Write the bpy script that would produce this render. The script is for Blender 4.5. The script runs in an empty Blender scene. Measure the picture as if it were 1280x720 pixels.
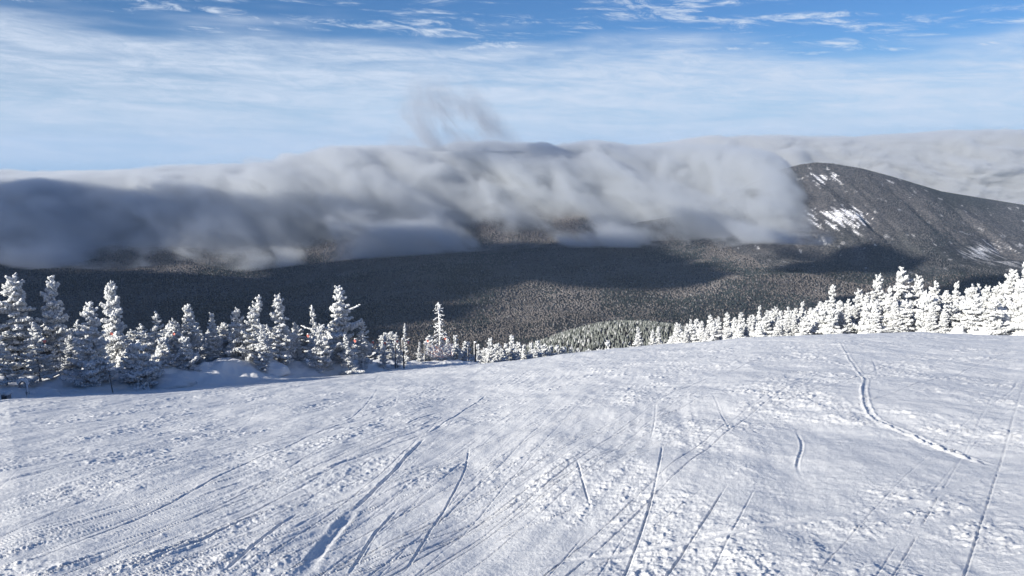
import bpy, math, random
import numpy as np
from mathutils import Vector

# ------------------------------------------------------------------ camera, world, sun
sc = bpy.context.scene
C = sc.collection
F0, PITCH = 1004.0, math.radians(9.06)          # focal length in pixels of a 1280 wide picture
cp, sp = math.cos(PITCH), math.sin(PITCH)
cam = bpy.data.cameras.new('camera')
cam.sensor_width = 36.0
cam.lens = 36.0 * F0 / 1280.0
cam.clip_start, cam.clip_end = 0.1, 90000.0
cam_o = bpy.data.objects.new('camera', cam); C.objects.link(cam_o)
cam_o.rotation_euler = (math.pi/2 - PITCH, 0, 0)
sc.camera = cam_o

SUN_EL = math.radians(19.0)
LX, LY = 0.79, 0.613                               # the way the light travels over the ground
sun_az = math.atan2(-LX, -LY)                     # clockwise from +Y
world = bpy.data.worlds.new('World'); sc.world = world; world.use_nodes = True
sun = bpy.data.lights.new('sun', 'SUN'); sun.energy = 4.8; sun.angle = math.radians(0.53); sun.color = (1.0, 0.945, 0.83)
sun_o = bpy.data.objects.new('sun', sun); C.objects.link(sun_o)
L = Vector((LX*math.cos(SUN_EL), LY*math.cos(SUN_EL), -math.sin(SUN_EL)))
sun_o.rotation_euler = L.to_track_quat('-Z', 'Y').to_euler()
sun_o.location = (-30, -30, 40)
sc.view_settings.view_transform = 'Standard'; sc.view_settings.look = 'None'
sc.view_settings.gamma = 1.0; sc.view_settings.exposure = 0.75
sc.render.engine = 'CYCLES'
cy = sc.cycles
cy.max_bounces = 6; cy.diffuse_bounces = 3; cy.glossy_bounces = 2; cy.transparent_max_bounces = 8
cy.volume_bounces = 3; cy.volume_max_steps = 256; cy.volume_step_rate = 1.0
cy.use_denoising = True; cy.sample_clamp_indirect = 6.0

# ------------------------------------------------------------------ node helpers
class NT:
    def __init__(s, tree):
        s.t = tree; s.n = tree.nodes; s.l = tree.links
    def new(s, kind, **kw):
        n = s.n.new(kind)
        for k, v in kw.items():
            setattr(n, k, v)
        return n
    def put(s, sock, v):
        if isinstance(v, bpy.types.NodeSocket): s.l.new(v, sock)
        else: sock.default_value = v
    def math(s, op, a, b=0.0, c=None, clamp=False):
        n = s.new('ShaderNodeMath', operation=op); n.use_clamp = clamp
        s.put(n.inputs[0], a); s.put(n.inputs[1], b)
        if c is not None: s.put(n.inputs[2], c)
        return n.outputs[0]
    def sstep(s, v, a, b, lo=0.0, hi=1.0):
        n = s.new('ShaderNodeMapRange', interpolation_type='SMOOTHSTEP')
        for i, q in enumerate((v, a, b, lo, hi)): s.put(n.inputs[i], q)
        return n.outputs[0]
    def noise(s, vec, scale, detail=4, rough=0.55, dist=0.0, out='Fac'):
        n = s.new('ShaderNodeTexNoise')
        s.put(n.inputs['Vector'], vec); n.inputs['Scale'].default_value = scale
        n.inputs['Detail'].default_value = detail; n.inputs['Roughness'].default_value = rough
        n.inputs['Distortion'].default_value = dist
        return n.outputs[out]
    def comb(s, x, y, z):
        n = s.new('ShaderNodeCombineXYZ')
        for i, v in enumerate((x, y, z)): s.put(n.inputs[i], v)
        return n.outputs[0]
    def sep(s, v):
        n = s.new('ShaderNodeSeparateXYZ'); s.put(n.inputs[0], v); return n.outputs
    def vmul(s, v, m):
        n = s.new('ShaderNodeVectorMath', operation='MULTIPLY'); s.put(n.inputs[0], v); n.inputs[1].default_value = m
        return n.outputs[0]
    def mix(s, f, a, b):
        n = s.new('ShaderNodeMix', data_type='RGBA')
        s.put(n.inputs[0], f); s.put(n.inputs[6], a); s.put(n.inputs[7], b)
        return n.outputs[2]
    def curve(s, v, pts):
        # piecewise linear-smooth lookup of v (any range)
        x0, x1 = pts[0][0], pts[-1][0]
        y0, y1 = min(p[1] for p in pts), max(p[1] for p in pts)
        m = s.new('ShaderNodeMapRange'); s.put(m.inputs[0], v); m.inputs[1].default_value = x0; m.inputs[2].default_value = x1
        c = s.new('ShaderNodeFloatCurve'); cu = c.mapping.curves[0]
        norm = [((x-x0)/(x1-x0), (y-y0)/(y1-y0)) for x, y in pts]
        cu.points[0].location = norm[0]; cu.points[1].location = norm[-1]
        for p in norm[1:-1]: cu.points.new(*p)
        c.mapping.update()
        s.l.new(m.outputs[0], c.inputs['Value'])
        return s.math('MULTIPLY_ADD', c.outputs[0], y1-y0, y0)

# ------------------------------------------------------------------ sky with high thin cirrus
w = NT(world.node_tree); w.n.clear()
sky = w.new('ShaderNodeTexSky', sky_type='NISHITA'); sky.sun_disc = False
sky.sun_elevation = SUN_EL; sky.sun_rotation = sun_az % (2*math.pi)
sky.altitude = 1300; sky.air_density = 1.0; sky.dust_density = 0.1; sky.ozone_density = 2.2
tc = w.new('ShaderNodeTexCoord').outputs['Generated']
d = w.sep(tc)
el = w.math('MULTIPLY', w.math('ARCSINE', d[2]), 57.2958)                 # degrees above the horizon
az = w.math('MULTIPLY', w.math('ARCTAN2', d[0], d[1]), 57.2958)           # degrees right of +Y
hs = w.new('ShaderNodeHueSaturation'); w.l.new(sky.outputs[0], hs.inputs['Color'])
hs.inputs['Saturation'].default_value = 1.1
hs.inputs['Value'].default_value = 0.8
tnt = w.new('ShaderNodeMix', data_type='RGBA', blend_type='MULTIPLY'); tnt.inputs[0].default_value = 1.0
w.l.new(hs.outputs[0], tnt.inputs[6]); tnt.inputs[7].default_value = (0.46, 0.76, 1.12, 1)
air = w.mix(w.sstep(el, 8.5, 0.5), tnt.outputs[2], (3.2, 5.1, 7.3, 1.0))     # cold clear winter air, paler towards the horizon
vec = w.comb(w.math('MULTIPLY', az, 0.06), w.math('MULTIPLY', el, 0.42), 0.0)
warp = w.noise(vec, 1.1, 3, 0.5)
el2 = w.math('ADD', el, w.math('MULTIPLY', w.math('SUBTRACT', warp, 0.5), 6.0))
el3 = w.math('ADD', el2, w.math('MULTIPLY', az, 0.03))
veil = w.math('MULTIPLY', w.sstep(el3, 8.8, 6.6), w.sstep(el2, -2.5, 4.0, w.sstep(az, 12.0, -25.0, 0.4, 0.75), 1.0))
streak = w.noise(w.comb(w.math('MULTIPLY', az, 0.05), w.math('ADD', w.math('MULTIPLY', el, 0.5), w.math('MULTIPLY', az, 0.012)), 3.0), 2.2, 7, 0.62, 0.4)
fine = w.noise(w.comb(w.math('MULTIPLY', az, 0.10), w.math('MULTIPLY_ADD', az, 0.05, w.math('MULTIPLY', el, 0.50)), 7.0), 3.0, 9, 0.74, 1.1)
veil = w.math('MULTIPLY', veil, w.sstep(streak, 0.28, 0.62, 0.42, 0.95))
veil = w.math('MULTIPLY', veil, w.sstep(fine, 0.3, 0.7, 0.68, 1.12))
wisp = w.math('MULTIPLY', w.sstep(streak, 0.46, 0.60), w.sstep(fine, 0.42, 0.66, 0.0, 0.95))
wisp = w.math('MULTIPLY', wisp, w.sstep(el, 20.0, 9.0, 0.35, 1.0))
cover = w.math('MAXIMUM', veil, wisp, clamp=True)
cover = w.math('MULTIPLY', cover, w.sstep(el, -1.0, 0.5))
out = w.mix(cover, air, (6.0, 6.9, 8.3, 1.0))
bg = w.new('ShaderNodeBackground'); w.l.new(out, bg.inputs[0]); bg.inputs[1].default_value = 0.065
wo = w.new('ShaderNodeOutputWorld'); w.l.new(bg.outputs[0], wo.inputs[0])

# ------------------------------------------------------------------ numpy noise
def _hash(ix, iy, seed):
    h = (ix.astype(np.uint32)*np.uint32(374761393) + iy.astype(np.uint32)*np.uint32(668265263) + np.uint32(seed*2246822519 & 0xffffffff))
    h = (h ^ (h >> np.uint32(13))) * np.uint32(1274126177)
    return h ^ (h >> np.uint32(16))
def gnoise(x, y, seed=0):
    x = np.asarray(x, np.float64); y = np.asarray(y, np.float64)
    fx, fy = np.floor(x), np.floor(y)
    ix, iy = fx.astype(np.int64), fy.astype(np.int64)
    x = (x-fx).astype(np.float32); y = (y-fy).astype(np.float32)
    u = x*x*x*(x*(x*6-15)+10); v = y*y*y*(y*(y*6-15)+10)
    def g(dx, dy):
        a = _hash(ix+dx, iy+dy, seed).astype(np.float32)*np.float32(2*math.pi/4294967295.0)
        return np.cos(a)*(x-dx) + np.sin(a)*(y-dy)
    a, b, c_, d_ = g(0, 0), g(1, 0), g(0, 1), g(1, 1)
    return 1.5*((a*(1-u)+b*u)*(1-v) + (c_*(1-u)+d_*u)*v)
def fbm(x, y, octs=4, seed=0, rough=0.5):
    s = 0; a = 1.0
    for k in range(octs):
        s = s + a*gnoise(x*2**k + 17.3*k, y*2**k - 9.1*k, seed+k); a *= rough
    return s
def ss(x, a, b):
    t = np.clip((x-a)/(b-a), 0, 1); return t*t*(3-2*t)

# ------------------------------------------------------------------ the shape of the land
G_AZ = [-90, -33, -26, -19, -11, -2.8, 3.5, 12, 17, 22.3, 27.4, 32.5, 60, 90]
G_DP = [0, -9, -3, 3, 7, 6.5, 0, -5, -8, -7.0, -2.5, 5.0, 5.0, 0]       # fine correction of the slope by bearing
def piste(X, Y):
    h = -1.7 + 0.0838*X - 0.2113*Y - 0.00056*np.maximum(X, 0)**2*(X < 60) - 2.0*(X >= 60)
    q = np.maximum(Y + 0.4977*X - 39.94, 0)
    h = h - 0.00202*np.minimum(q, 60)**2 - 0.24*np.maximum(q-60, 0)
    r = np.hypot(X, Y)
    azd = np.degrees(np.arctan2(X, Y))
    h = h - np.interp(azd, G_AZ, G_DP)/F0*np.minimum(r, 90)*ss(Y, -2, 6)
    return h
BA, BB = np.array([-24.5, 31.5]), np.array([-1.5, 61.0])
BT = (BB-BA)/np.linalg.norm(BB-BA); BN = np.array([-BT[1], BT[0]])   # BN points to the wood
def bank(X, Y):
    s_ = (X-BA[0])*BT[0] + (Y-BA[1])*BT[1]
    d_ = (X-BA[0])*BN[0] + (Y-BA[1])*BN[1]
    d_ = d_ + 1.3*gnoise(s_*0.16, d_*0.05, 5)
    amp = np.interp(s_, [-40, -4, 0, 5, 12, 24, 32, 38, 44], [0.9, 0.7, 0.45, 0.75, 1.1, 0.9, 0.55, 0.25, 0.0])
    lump = 0.35*gnoise(X*0.45, Y*0.45, 8) + 0.16*gnoise(X*1.2, Y*1.2, 9)
    on = ss(d_, -0.6, 2.2)
    return amp*on*(1+lump) - 0.25*on*ss(d_, 4, 12)*0
RX = [-9000, -6000, -3600, -2200, -1200, -300, 600, 1500, 1700, 1900, 2050, 2450, 2780, 3400, 4600, 9000]
def land(X, Y):
    """height anywhere: piste near, then the mountainside, the valley, the ridge opposite"""
    r = np.hypot(X, Y)
    near = piste(X, Y) + bank(X, Y)
    far = np.interp(r, [60, 90, 300, 500, 800, 1500, 2500, 3500, 4300, 5200, 20000],
                       [-14, -24, -100, -158, -236, -400, -535, -565, -560, -540, -560])
    far = np.where(Y < 0, np.interp(r, [60, 400, 3000], [-6, 20, -300]), far)
    # knoll with spruce below the crest
    t = (X*0.991 - Y*0.131)                       # across the bearing of the knoll
    u = (X*0.131 + Y*0.991)
    tt = (t-22)/150.0
    kn = 73*np.exp(-np.abs(tt)**2.2)*np.exp(-((u-800)/290.0)**2)
    far = far + kn
    far = far + ss(r, 200, 900)*(42*fbm(X/800, Y/800, 4, 21) + 34*fbm(X/2300+4, Y/2300, 3, 25)*ss(r, 1200, 3000))*np.where(r < 1300, 0.25, 1.0)
    # the long ridge opposite, in cloud
    zr = np.interp(X, [-9000, -3600, -1200, 600, 1500, 2200, 9000], [-250, -230, -110, -70, -110, -330, -420])
    ridge = zr - 0.34*np.abs(Y-6300) + 45*fbm(X/700, Y/1400, 4, 31)
    # the bare mountain
    mr = np.interp(X, [-2000, 1250, 1500, 1700, 1850, 1950, 2060, 2250, 2450, 2780, 3400, 4200, 5200, 9000],
                      [-900, -330, -170, -70, -30, -16, -22, -52, -104, -200, -300, -345, -385, -520])
    yc = 5230 + 0.0*X
    gul = fbm(X/260 + 0.0008*Y, Y/900, 4, 41)
    mt = mr - np.where(Y < yc, 0.47, 0.4)*np.abs(Y-yc)*(1+0.10*gul) - 26*np.abs(gul)*ss(np.abs(Y-yc), 20, 300) + 5*fbm(X/90, Y/90, 3, 44)*ss(np.abs(Y-yc), 20, 200)
    def smax(a, b, k):
        h_ = np.clip(0.5+0.5*(a-b)/k, 0, 1); return b+(a-b)*h_ + k*h_*(1-h_)
    far = smax(far, smax(ridge, mt, 30.0), 60.0)
    k = ss(r, 75, 150)
    return near*(1-k) + far*k

def pix(px, Y):
    """ground point on the ray of photo column px at distance Y"""
    fw = Y
    for _ in range(6):
        X = (px-640.0)/F0*fw
        Z = float(land(np.array([X]), np.array([Y]))[0])
        fw = Y*cp - Z*sp
    return X, Y, Z
def proj(X, Y, Z):
    fw = Y*cp - Z*sp
    return 640+F0*X/fw, 360-F0*(Z*cp+Y*sp)/fw
def height_to(px, py, X, Y, Z):
    """height of a thing at X,Y,Z whose top shows at photo row py"""
    a = PITCH + math.atan((py-360)/F0)
    return -Y*math.tan(a) - Z
def on_plane(px, py):
    """photo pixel to the point of the plain piste"""
    dx = (px-640)/F0; dy = cp + (360-py)/F0*sp*1.0; dz = -sp + (360-py)/F0*cp
    dx, dy, dz = (px-640)/F0, cp+(360-py)/F0*sp, -sp+(360-py)/F0*cp
    lo, hi = 1.0, 80.0
    prev = 1.0
    t = 1.0
    while t < 90:
        if dz*t < float(piste(np.array([dx*t]), np.array([dy*t]))[0]): break
        prev = t; t *= 1.03
    lo, hi = prev, t
    for _ in range(25):
        m = (lo+hi)/2
        if dz*m < float(piste(np.array([dx*m]), np.array([dy*m]))[0]): hi = m
        else: lo = m
    return dx*lo, dy*lo

# ------------------------------------------------------------------ mesh helpers
def mesh_from(name, V, Fq, smooth=True, mat=None):
    """V (n,3), Fq (m,3|4) int arrays"""
    me = bpy.data.meshes.new(name)
    V = np.ascontiguousarray(V, np.float32); Fq = np.ascontiguousarray(Fq, np.int32)
    k = Fq.shape[1]
    me.vertices.add(len(V)); me.vertices.foreach_set('co', V.ravel())
    me.loops.add(Fq.size); me.loops.foreach_set('vertex_index', Fq.ravel())
    me.polygons.add(len(Fq)); me.polygons.foreach_set('loop_start', np.arange(0, Fq.size, k, dtype=np.int32))
    try: me.polygons.foreach_set('loop_total', np.full(len(Fq), k, np.int32))
    except Exception: pass
    if smooth: me.polygons.foreach_set('use_smooth', np.ones(len(Fq), bool))
    me.update(calc_edges=True)
    if mat: me.materials.append(mat)
    return me
def vcol(me, name, cols):
    a = me.attributes.new(name, 'FLOAT_COLOR', 'POINT')
    c4 = np.ones((len(cols), 4), np.float32); c4[:, :3] = cols
    a.data.foreach_set('color', c4.ravel())
def link(name, me, parent=None, **props):
    o = bpy.data.objects.new(name, me); C.objects.link(o)
    if parent: o.parent = parent
    for k, v in props.items(): o[k] = v
    return o
def polar(rs, azs):
    R, A = np.meshgrid(rs, azs, indexing='ij')
    X = R*np.sin(A); Y = R*np.cos(A)
    n, m = R.shape
    i = np.arange(n*m).reshape(n, m)
    q = np.stack([i[:-1, :-1], i[1:, :-1], i[1:, 1:], i[:-1, 1:]], -1).reshape(-1, 4)
    return X, Y, q

# ------------------------------------------------------------------ materials
def mat(name):
    m = bpy.data.materials.new(name); m.use_nodes = True
    t = NT(m.node_tree); t.n.clear()
    o = t.new('ShaderNodeOutputMaterial')
    return m, t, o
def principled(t, o, col, rough=0.8, spec=0.3, normal=None, sub=None):
    b = t.new('ShaderNodeBsdfPrincipled')
    t.put(b.inputs['Base Color'], col); t.put(b.inputs['Roughness'], rough)
    b.inputs['Specular IOR Level'].default_value = spec
    if normal is not None: t.l.new(normal, b.inputs['Normal'])
    t.l.new(b.outputs[0], o.inputs[0]); return b
def bump(t, h, dist, strength=1.0):
    b = t.new('ShaderNodeBump'); t.put(b.inputs['Height'], h)
    b.inputs['Distance'].default_value = dist; b.inputs['Strength'].default_value = strength
    return b.outputs[0]

M_snow, t, o = mat('piste_snow')
P = t.new('ShaderNodeNewGeometry').outputs['Position']
n1 = t.noise(P, 55, 5, 0.65); n2 = t.noise(P, 0.7, 4, 0.6)
col = t.mix(n2, (0.83, 0.835, 0.845, 1), (0.89, 0.89, 0.89, 1))
principled(t, o, col, t.sstep(n2, 0.3, 0.7, 0.55, 0.75), 0.28, bump(t, n1, 0.012, 0.7))

M_rime, t, o = mat('rime')
P = t.new('ShaderNodeTexCoord').outputs['Object']
n1 = t.noise(P, 24, 4, 0.7); n2 = t.noise(P, 5, 3, 0.6)
col = t.mix(n2, (0.70, 0.72, 0.76, 1), (0.88, 0.88, 0.88, 1))
principled(t, o, col, 0.75, 0.2, bump(t, n1, 0.03, 0.8))

M_needle, t, o = mat('spruce_needles')
P = t.new('ShaderNodeTexCoord').outputs['Object']
n1 = t.noise(P, 18, 4, 0.7)
col = t.mix(t.sstep(n1, 0.34, 0.52), (0.04, 0.046, 0.04, 1), (0.62, 0.64, 0.66, 1))
principled(t, o, col, 0.8, 0.2, bump(t, n1, 0.03, 0.8))

M_bark, t, o = mat('frosted_bark')
P = t.new('ShaderNodeTexCoord').outputs['Object']
n1 = t.noise(t.vmul(P, (1, 1, 0.25)), 22, 4, 0.7)
col = t.mix(t.sstep(n1, 0.46, 0.58), (0.085, 0.07, 0.06, 1), (0.55, 0.56, 0.58, 1))
principled(t, o, col, 0.9, 0.2, bump(t, n1, 0.02, 0.8))

M_wood, t, o = mat('weathered_wood')
P = t.new('ShaderNodeTexCoord').outputs['Object']
n1 = t.noise(t.vmul(P, (1, 1, 0.15)), 30, 4, 0.7)
principled(t, o, t.mix(n1, (0.05, 0.045, 0.045, 1), (0.16, 0.14, 0.13, 1)), 0.85, 0.2, bump(t, n1, 0.01, 0.8))

M_orange, t, o = mat('orange_plastic')
P = t.new('ShaderNodeTexCoord').outputs['Object']
principled(t, o, t.mix(t.noise(P, 9, 3), (0.62, 0.11, 0.08, 1), (0.7, 0.32, 0.26, 1)), 0.5, 0.4)
M_net, t, o = mat('orange_netting')
P = t.new('ShaderNodeTexCoord').outputs['Object']
principled(t, o, t.mix(t.sstep(t.noise(P, 7, 3), 0.38, 0.55), (0.66, 0.26, 0.22, 1), (0.8, 0.74, 0.74, 1)), 0.6, 0.3)
M_metal, t, o = mat('grey_steel')
P = t.new('ShaderNodeTexCoord').outputs['Object']
b = principled(t, o, t.mix(t.noise(P, 14, 4), (0.16, 0.16, 0.17, 1), (0.34, 0.34, 0.36, 1)), 0.45, 0.5); b.inputs['Metallic'].default_value = 0.6

M_land, t, o = mat('mountainside')
at = t.new('ShaderNodeAttribute', attribute_name='tint')
P = t.new('ShaderNodeNewGeometry').outputs['Position']
n1 = t.noise(P, 0.09, 5, 0.75)
n2 = t.noise(P, 0.02, 4, 0.6)
colr = t.mix(t.sstep(n1, 0.42, 0.62), (0.55, 0.55, 0.6, 1), (1.7, 1.65, 1.6, 1))
mm = t.new('ShaderNodeMix', data_type='RGBA', blend_type='MULTIPLY'); mm.inputs[0].default_value = 1.0
t.l.new(at.outputs['Color'], mm.inputs[6]); t.l.new(colr, mm.inputs[7])
principled(t, o, mm.outputs[2], 0.95, 0.0, bump(t, n1, 9.0, 0.9))

M_forest, t, o = mat('distant_trees')
at = t.new('ShaderNodeAttribute', attribute_name='tint')
principled(t, o, at.outputs['Color'], 0.95, 0.0)

# ------------------------------------------------------------------ the ski slope: one finely modelled snow sheet
def logspace(a, b, k):
    n = int(math.log(b/a)/k)+1
    return np.exp(np.linspace(math.log(a), math.log(b), n))
azs = np.radians(np.concatenate([np.linspace(-180, -50, 100)[:-1], np.linspace(-50, -43, 50)[:-1],
                                 np.linspace(-43, 43, 1370)[:-1], np.linspace(43, 50, 50)[:-1], np.linspace(50, 180, 100)]))
rs = np.concatenate([[0.3, 0.8, 1.5], logspace(2.2, 92, 0.0036)])
X, Y, q = polar(rs, azs)
Z = piste(X, Y) + bank(X, Y)
Z = Z + 0.20*fbm(X/7.0, Y/9.0, 2, 2) * ss(np.hypot(X, Y), 1, 8)*0.6

# tracks traced as curves: (points, half width m, depth m, berm m)
TR = [
 ([(472,485),(460,505),(440,522),(400,542),(360,562),(320,580),(250,612),(200,635),(125,665),(50,694),(-20,716)],.045,.05,.02),
 ([(607,490),(585,510),(550,537),(530,550),(480,567),(430,585),(390,597),(330,606)],.07,.05,.03),
 ([(532,555),(510,575),(480,605),(450,630),(430,645)],.07,.09,.03),
 ([(450,630),(425,655),(400,685),(372,726)],.16,.05,.02),
 ([(380,636),(350,657),(320,682),(268,724)],.05,.08,.03),
 ([(360,632),(300,652),(250,675),(210,692),(140,722)],.05,.08,.03),
 ([(587,562),(580,590),(560,625),(540,652),(520,685),(498,716)],.03,.05,.02),
 ([(255,560),(190,572),(120,590),(40,604)],.04,.04,.02),
 ([(540,480),(530,490),(520,507)],.04,.04,.02),
 ([(200,530),(125,542),(25,555),(-30,560)],.04,.04,.02),
 ([(410,637),(390,648),(365,664)],.05,.05,.02),
 ([(350,600),(300,607),(250,622),(190,630),(150,640)],.05,.04,.02),
 ([(915,492),(865,507),(815,525),(740,545),(690,560)],.04,.05,.02),
 ([(760,517),(700,532),(640,550),(600,563)],.05,.05,.02),
 ([(890,497),(902,517),(915,541)],.03,.04,.05),
 ([(720,572),(727,595),(735,617),(740,632)],.028,.09,.03),
 ([(735,618),(700,634),(655,650),(600,676)],.04,.05,.02),
 ([(1048,428),(1060,443),(1070,457),(1082,475),(1080,492),(1090,517),(1140,537),(1190,555),(1245,577)],.10,.006,.10),
 ([(1140,537),(1165,547),(1190,555),(1245,577)],.10,.04,.12),
 ([(1090,445),(1094,455),(1097,466)],.06,.06,.03),
 ([(1272,474),(1266,488),(1250,502)],.06,.06,.03),
 ([(870,455),(850,466),(825,481)],.06,.06,.02),
 ([(1290,618),(1220,636),(1140,660),(1060,695),(1000,730)],.22,.03,.02),
 ([(640,700),(740,687),(890,665),(1015,640),(1100,612)],.16,.03,.02),
 ([(1065,655),(1140,625),(1240,585),(1300,570)],.14,.03,.02),
 ([(995,530),(1003,550),(997,575),(1006,588)],.05,.06,.05),
 ([(820,507),(818,530),(812,550)],.04,.04,.02),
 ([(700,470),(640,492),(600,505),(540,520),(500,540)],.06,.05,.02),
 ([(735,448),(690,462),(640,475),(590,493)],.06,.05,.02),
 ([(860,520),(780,530),(700,555),(620,580)],.04,.04,.02),
 ([(310,536),(250,550),(200,560),(120,575),(30,600),(-20,612)],.04,.04,.02),
 ([(1010,432),(960,447),(900,470),(820,505)],.06,.05,.02),
 ([(1180,430),(1120,450),(1050,480),(960,512)],.06,.04,.02),
 ([(1260,440),(1180,470),(1100,500),(1010,520)],.06,.04,.03),
 ([(505,625),(470,660),(450,690),(430,724)],.04,.05,.03),
 ([(230,690),(170,706),(110,722)],.04,.05,.02),
]
rng = np.random.default_rng(23)
lines = []
for pts, hw, dp, bm in TR:
    if max(a[1] for a in pts)-min(a[1] for a in pts) < 75 and abs(pts[0][0]-pts[-1][0]) < 50: dp, bm = dp*.6, bm*.6
    p = np.array([on_plane(*a) for a in pts])
    lines.append((p, hw*.32, dp*.30, bm*.30))
for k in range(430):                                   # many fainter runs, downhill in long gentle arcs
    sy = rng.uniform(-9, 46); sx = rng.uniform(-9-0.45*max(sy, 0), 7+0.40*max(sy, 0));  
    hd = math.radians(rng.normal(16+34*float(ss(sx-0.12*max(sy, 0), -1.5, 3.0)), 7) if rng.random() < 0.993 else rng.normal(-14, 12))
    if sx > -2.5 and rng.random() < 0.6: continue
    soft_k = 1-0.72*float(ss(sx, -2.0, 2.5))
    if sx < 2: hd = max(hd, math.radians(8))
    cur = rng.normal(0, 0.012); Ln = rng.uniform(6, 34); n = 18
    p = [(sx, sy)]
    for i in range(n):
        hd += cur*Ln/n
        p.append((p[-1][0]+math.sin(hd)*Ln/n, p[-1][1]+math.cos(hd)*Ln/n))
    lines.append((np.array(p), rng.uniform(.004, .011), rng.uniform(.005, .017)*soft_k, rng.uniform(.002, .006)*soft_k))
    if rng.random() < 0.7:                             # its twin from the other ski
        lines.append((np.array(p)+np.array([rng.uniform(.18, .4), rng.uniform(-.1, .1)]), rng.uniform(.004, .009), rng.uniform(.004, .013)*soft_k, .003*soft_k))

def resample(p, step=0.25):
    # Catmull-Rom through the points
    P_ = np.vstack([2*p[0]-p[1], p, 2*p[-1]-p[-2]]); out = []
    for i in range(1, len(P_)-2):
        a, b, c_, d_ = P_[i-1], P_[i], P_[i+1], P_[i+2]
        n = max(2, int(np.linalg.norm(c_-b)/step))
        for t_ in np.linspace(0, 1, n, endpoint=False):
            out.append(0.5*((2*b)+(-a+c_)*t_+(2*a-5*b+4*c_-d_)*t_*t_+(-a+3*b-3*c_+d_)*t_**3))
    out.append(p[-1]); return np.array(out)

Rg = np.hypot(X, Y); Ag = np.arctan2(X, Y)
mask_smooth = np.zeros_like(Z, dtype=np.float32)        # where a ski has scraped the snow even
lr = np.log(rs)
dZ = np.zeros_like(Z)
for p, hw, dp, bm in lines:
    p = resample(p, 0.3)
    if len(p) < 2: continue
    wid = hw*4+0.05
    segL = np.concatenate([[0], np.cumsum(np.linalg.norm(np.diff(p, axis=0), axis=1))]); tot = segL[-1]+1e-6
    CH = 6
    for s0 in range(0, len(p)-1, CH):
        c_ = p[s0:s0+CH+1]
        rr = np.hypot(c_[:, 0], c_[:, 1]); aa = np.arctan2(c_[:, 0], c_[:, 1])
        r0, r1 = max(rr.min()-wid, 0.1), rr.max()+wid
        a0, a1 = aa.min()-wid/r0, aa.max()+wid/r0
        i0, i1 = np.searchsorted(rs, [r0, r1]); j0, j1 = np.searchsorted(azs, [a0, a1])
        if i1-i0 < 1 or j1-j0 < 1: continue
        x = X[i0:i1, j0:j1]; y = Y[i0:i1, j0:j1]
        best = np.full(x.shape, 1e9); side = np.zeros(x.shape); al = np.zeros(x.shape)
        for k in range(len(c_)-1):
            a, b = c_[k], c_[k+1]; dv = b-a; l2 = dv@dv+1e-9
            tt = np.clip(((x-a[0])*dv[0]+(y-a[1])*dv[1])/l2, 0, 1)
            dx, dy = x-a[0]-tt*dv[0], y-a[1]-tt*dv[1]; dd = np.hypot(dx, dy)
            m = dd < best
            best = np.where(m, dd, best); side = np.where(m, np.sign(dx*dv[1]-dy*dv[0]), side)
            al = np.where(m, segL[s0+k]+tt*(segL[s0+k+1]-segL[s0+k]), al)
        # end segments must not be double counted between chunks: use minimum depth
        fade = ss(al, 0, min(0.8, tot*.3))*ss(tot-al, 0, min(0.8, tot*.3))
        broken = 0.55+0.45*np.clip(gnoise(al*0.9+s0*0+hw*100, side*0.3, 55)*2+0.6, 0, 1)
        u = best/hw
        hmin = np.maximum(hw, 0.0010*rr.mean()); thin = hw/hmin
        u = best/hmin
        groove = -dp*thin*broken*np.exp(-u**4*0.9)
        lump = 1+0.9*gnoise(x*9, y*9, 77)
        berm = bm*thin*lump*broken*np.exp(-((u-1.6)/0.5)**2)*np.where(side > 0, 1.0, 0.45)
        v = (groove+berm)*fade
        cur = dZ[i0:i1, j0:j1]
        dZ[i0:i1, j0:j1] = np.where(np.abs(v) > np.abs(cur), v, cur)
        ms = mask_smooth[i0:i1, j0:j1]
        mask_smooth[i0:i1, j0:j1] = np.maximum(ms, (np.exp(-(best/(hmin*1.3))**4)*fade).astype(np.float32))
# churned snow: lumps in long bands that follow the runs, with evenly scraped lanes between
def rot(X, Y, a):
    return X*math.cos(a)-Y*math.sin(a), X*math.sin(a)+Y*math.cos(a)
ux, uy = rot(X, Y, math.radians(14))
ux = ux + 0.5*gnoise(X/5, Y/7, 61)
lane = 0.5+0.95*(0.5*gnoise(ux/0.45, uy/7.5, 62)+0.6*gnoise(ux/0.13, uy/3.4, 63))
ux2, uy2 = rot(X, Y, math.radians(-38))
lane2 = 0.5+0.9*(0.6*gnoise(ux2/0.7, uy2/5, 64)+0.5*gnoise(ux2/0.25, uy2/2.4, 65))
rightness = ss(X - 0.12*Y + 1.5*gnoise(X/6, Y/6, 66), -2.0, 4.0)
lane = lane*(1-0.6*rightness)+lane2*0.6*rightness
patch = ss(fbm(X/1.9, Y/3.4, 4, 67, .6), -0.35, 0.45)
ch = np.clip(lane, 0, 1)*(0.12+0.88*patch)*(1-0.9*mask_smooth)
pxs = np.maximum(Rg*0.0013, 0.002)
def band(sz):                                           # fade octaves too fine for the sheet at that distance
    return np.clip(sz/(pxs*1.8)-0.5, 0, 1)
lum = np.zeros_like(Z)
for sz, am, sd in ((0.34, .009, 71), (0.16, .009, 72), (0.085, .0085, 73), (0.045, .008, 74), (0.024, .0062, 75), (0.013, .0038, 76)):
    nn = gnoise(X/sz, Y/sz*0.8, sd)
    if sz <= 0.16: nn = np.maximum(nn, -0.15)*1.5       # clods stand up from the snow, no pits
    lum += am*nn*band(sz)
clod = np.clip(gnoise(X/0.035, Y/0.035, 81)-0.40, 0, 1)*0.05*band(0.035) + np.clip(gnoise(X/0.07, Y/0.07, 82)-0.52, 0, 1)*0.075*band(0.07)
far_am = 1+1.6*ss(Rg, 6, 28)
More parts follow.
